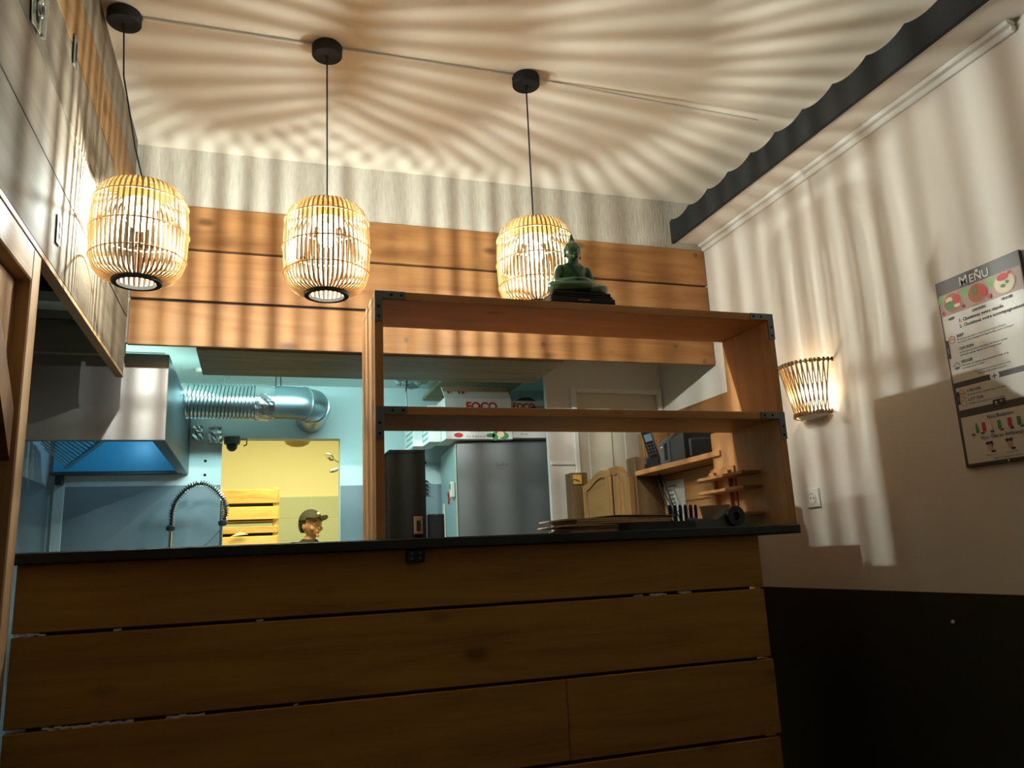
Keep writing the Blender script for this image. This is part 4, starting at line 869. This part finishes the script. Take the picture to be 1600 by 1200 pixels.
def cook():
    px, py = .455, 6.90
    t = thing('person', 'cook in a dark baseball cap and black jacket standing in the store room', 'person', (px, py, FL), rotz=math.radians(38), local=True)
    # local frame: faces -Y, z from the floor; height 1.60 m
    HZ = 1.445  # head centre
    body = skin([(0, .01, .84), (0, .012, .98), (0, .02, 1.12), (0, .022, 1.24), (0, .02, 1.31), (0, .012, 1.37),
                 (-.09, .01, .80), (-.10, -.0, .45), (-.10, .02, .09), (-.105, -.09, .035),
                 (.09, .01, .80), (.10, -.0, .45), (.10, .02, .09), (.105, -.09, .035),
                 (-.145, .02, 1.265), (-.19, .03, 1.02), (-.17, -.12, .90), (-.15, -.19, .90),
                 (.145, .02, 1.265), (.19, .03, 1.02), (.17, -.12, .90), (.15, -.19, .90)],
                [(0, 1), (1, 2), (2, 3), (3, 4), (4, 5), (0, 6), (6, 7), (7, 8), (8, 9), (0, 10), (10, 11), (11, 12), (12, 13), (3, 14), (14, 15), (15, 16), (16, 17), (3, 18), (18, 19), (19, 20), (20, 21)],
                [(.125, .10), (.115, .088), (.13, .095), (.13, .09), (.06, .06), (.05, .05), .08, .055, .038, .032, .08, .055, .038, .032, .055, .040, .030, .030, .055, .040, .030, .030])
    m = MB(); g = m.sphere((0, 0, HZ), .098, (.79, .98, 1.12), 28)
    for v in m.bm.verts:
        d = v.co - Vector((0, 0, HZ))
        if d.z < -.02:
            k = min(1, (-d.z-.02)/.09); v.co.x *= 1-.36*k; v.co.y += -.018*k if d.y < 0 else -.05*k
        if d.y < -.03: v.co.y += .006
    m.sphere((0, -.093, HZ-.018), .011, (.75, 1.0, 1.9), 12); m.sphere((0, -.101, HZ-.033), .011, (1.0, .9, .7), 12)
    m.sphere((0, -.083, HZ-.088), .018, (1.0, .7, .8), 12); m.sphere((0, -.087, HZ-.058), .014, (1.5, .6, .7), 12)
    for sx in (-1, 1):
        m.sphere((sx*.078, .008, HZ-.012), .020, (.35, .7, 1.5), 10); m.sphere((sx*.045, -.066, HZ-.03), .024, (1, .7, .9), 12); m.sphere((sx*.034, -.086, HZ+.024), .013, (1.7, .5, .5), 10)
        # hands: palm, four fingers, thumb, holding in front at the hip
    head = tomesh(m)
    hands = []
    for sx in (-1, 1):
        w_ = Vector((sx*.15, -.19, .90))
        m = MB(); m.sphere(w_+Vector((0, -.05, -.004)), .040, (.95, 1.15, .42), 14); hands.append(tomesh(m))
        for f_ in range(4):
            xx = -.028+.0185*f_; L = [.062, .072, .068, .054][f_]; b0 = w_+Vector((sx*-1*xx, -.078, -.004))
            hands.append(skin([b0, b0+Vector((0, -L*.45, -.006)), b0+Vector((0, -L*.8, -.022)), b0+Vector((0, -L*.9, -.040))], [(0, 1), (1, 2), (2, 3)], [.0095, .009, .0085, .007], sub=1))
        b0 = w_+Vector((sx*-.030, -.035, 0)); hands.append(skin([b0, b0+Vector((sx*-.022, -.025, -.008)), b0+Vector((sx*-.028, -.052, -.018))], [(0, 1), (1, 2)], [.013, .0105, .008], sub=1))
    addmesh('body', fuse([body, head]+hands, .007, 'body', 3), m_skin, t)
    jk = skin([(0, .01, .80), (0, .012, .98), (0, .02, 1.12), (0, .022, 1.245), (0, .02, 1.30), (0, .016, 1.345), (-.15, .02, 1.262), (-.20, .03, 1.02), (-.175, -.11, .905), (.15, .02, 1.262), (.20, .03, 1.02), (.175, -.11, .905)],
              [(0, 1), (1, 2), (2, 3), (3, 4), (4, 5), (3, 6), (6, 7), (7, 8), (3, 9), (9, 10), (10, 11)], [(.15, .125), (.14, .11), (.15, .115), (.14, .105), (.085, .08), (.068, .066), .066, .052, .042, .066, .052, .042])
    addmesh('jacket', jk, m_jacket, t, 'black jacket with a high collar')
    tr = [skin([(0, .01, .86), (sx*.085, .01, .80), (sx*.10, 0, .45), (sx*.10, .02, .10)], [(0, 1), (1, 2), (2, 3)], [(.12, .11), .095, .068, .055]) for sx in (-1, 1)]
    addmesh('trousers', fuse(tr, .012, 'trousers', 2), m_trous, t)
    m = MB(); [m.sphere((sx*.103, -.035, .045), .05, (.9, 2.4, .85), 14) for sx in (-1, 1)]; m.build('shoe', m_black, t, smooth='all')
    m = MB(); m.sphere((0, .020, HZ+.012), .103, (.83, .98, 1.10), 22)
    bmesh.ops.delete(m.bm, geom=[v for v in m.bm.verts if v.co.y < -.035 or (v.co.y < .03 and v.co.z < HZ+.0) or v.co.z < HZ-.075], context='VERTS'); m.build('hair', m_hair, t, smooth='all')
    m = MB(); m.sphere((0, .008, HZ+.030), .108, (.86, 1.0, .98), 26)
    bmesh.ops.delete(m.bm, geom=[v for v in m.bm.verts if v.co.z < HZ+.030 - .26*(v.co.y) ], context='VERTS'); cp = m.build('cap', m_cap, t, smooth='all')
    m = MB(); top_, bot = [], []
    n = 14; inner, outer = [], []
    for k in range(n+1):
        a = math.pi*(k/n); x = .085*math.cos(a); yi = .008-.108*math.sqrt(max(0, 1-(x/.093)**2))*.96; ln = .085*math.sin(a)**.6
        zc = HZ+.058-.018*(x/.085)**2
        inner.append((x, yi+.012, zc)); outer.append((x*.96, yi-ln, zc+.012-.016*(x/.085)**2))
    for dz_ in (0,): 
        vi = [m.bm.verts.new(p) for p in inner]; vo = [m.bm.verts.new(p) for p in outer]; vi2 = [m.bm.verts.new((p[0], p[1], p[2]+.005)) for p in inner]; vo2 = [m.bm.verts.new((p[0], p[1], p[2]+.005)) for p in outer]
        for k in range(n):
            m.bm.faces.new((vi[k], vi[k+1], vo[k+1], vo[k])); m.bm.faces.new((vi2[k], vo2[k], vo2[k+1], vi2[k+1])); m.bm.faces.new((vo[k], vo[k+1], vo2[k+1], vo2[k]))
    m.build('brim', m_black, cp, smooth=True)
    m = MB(); m.sphere((0, -.090, HZ+.092), .017, (1, .35, .8), 12); m.build('badge', m_whiteplastic, cp, smooth='all')
    for sx in (-1, 1):
        m = MB(); m.sphere((sx*.033, -.083, HZ+.006), .0125, (1.15, .6, .62), 12); ey = m.build('eye', m_eyew, t, smooth='all')
        m = MB(); m.sphere((sx*.033, -.089, HZ+.006), .0062, (1, .6, 1), 10); m.build('iris', m_eye, ey, smooth='all')
        m = MB(); m.tube([(sx*.018, -.096, HZ+.027), (sx*.034, -.094, HZ+.031), (sx*.052, -.082, HZ+.026)], [.002, .0034, .002], 6); m.build('eyebrow', m_hair, t, smooth=True)
    m = MB(); m.sphere((0, -.0935, HZ-.055), .0062, (3.0, .8, .7), 12); m.sphere((0, -.0925, HZ-.063), .006, (2.6, .8, .8), 12); m.build('lips', m_lip, t, smooth='all')
cook()
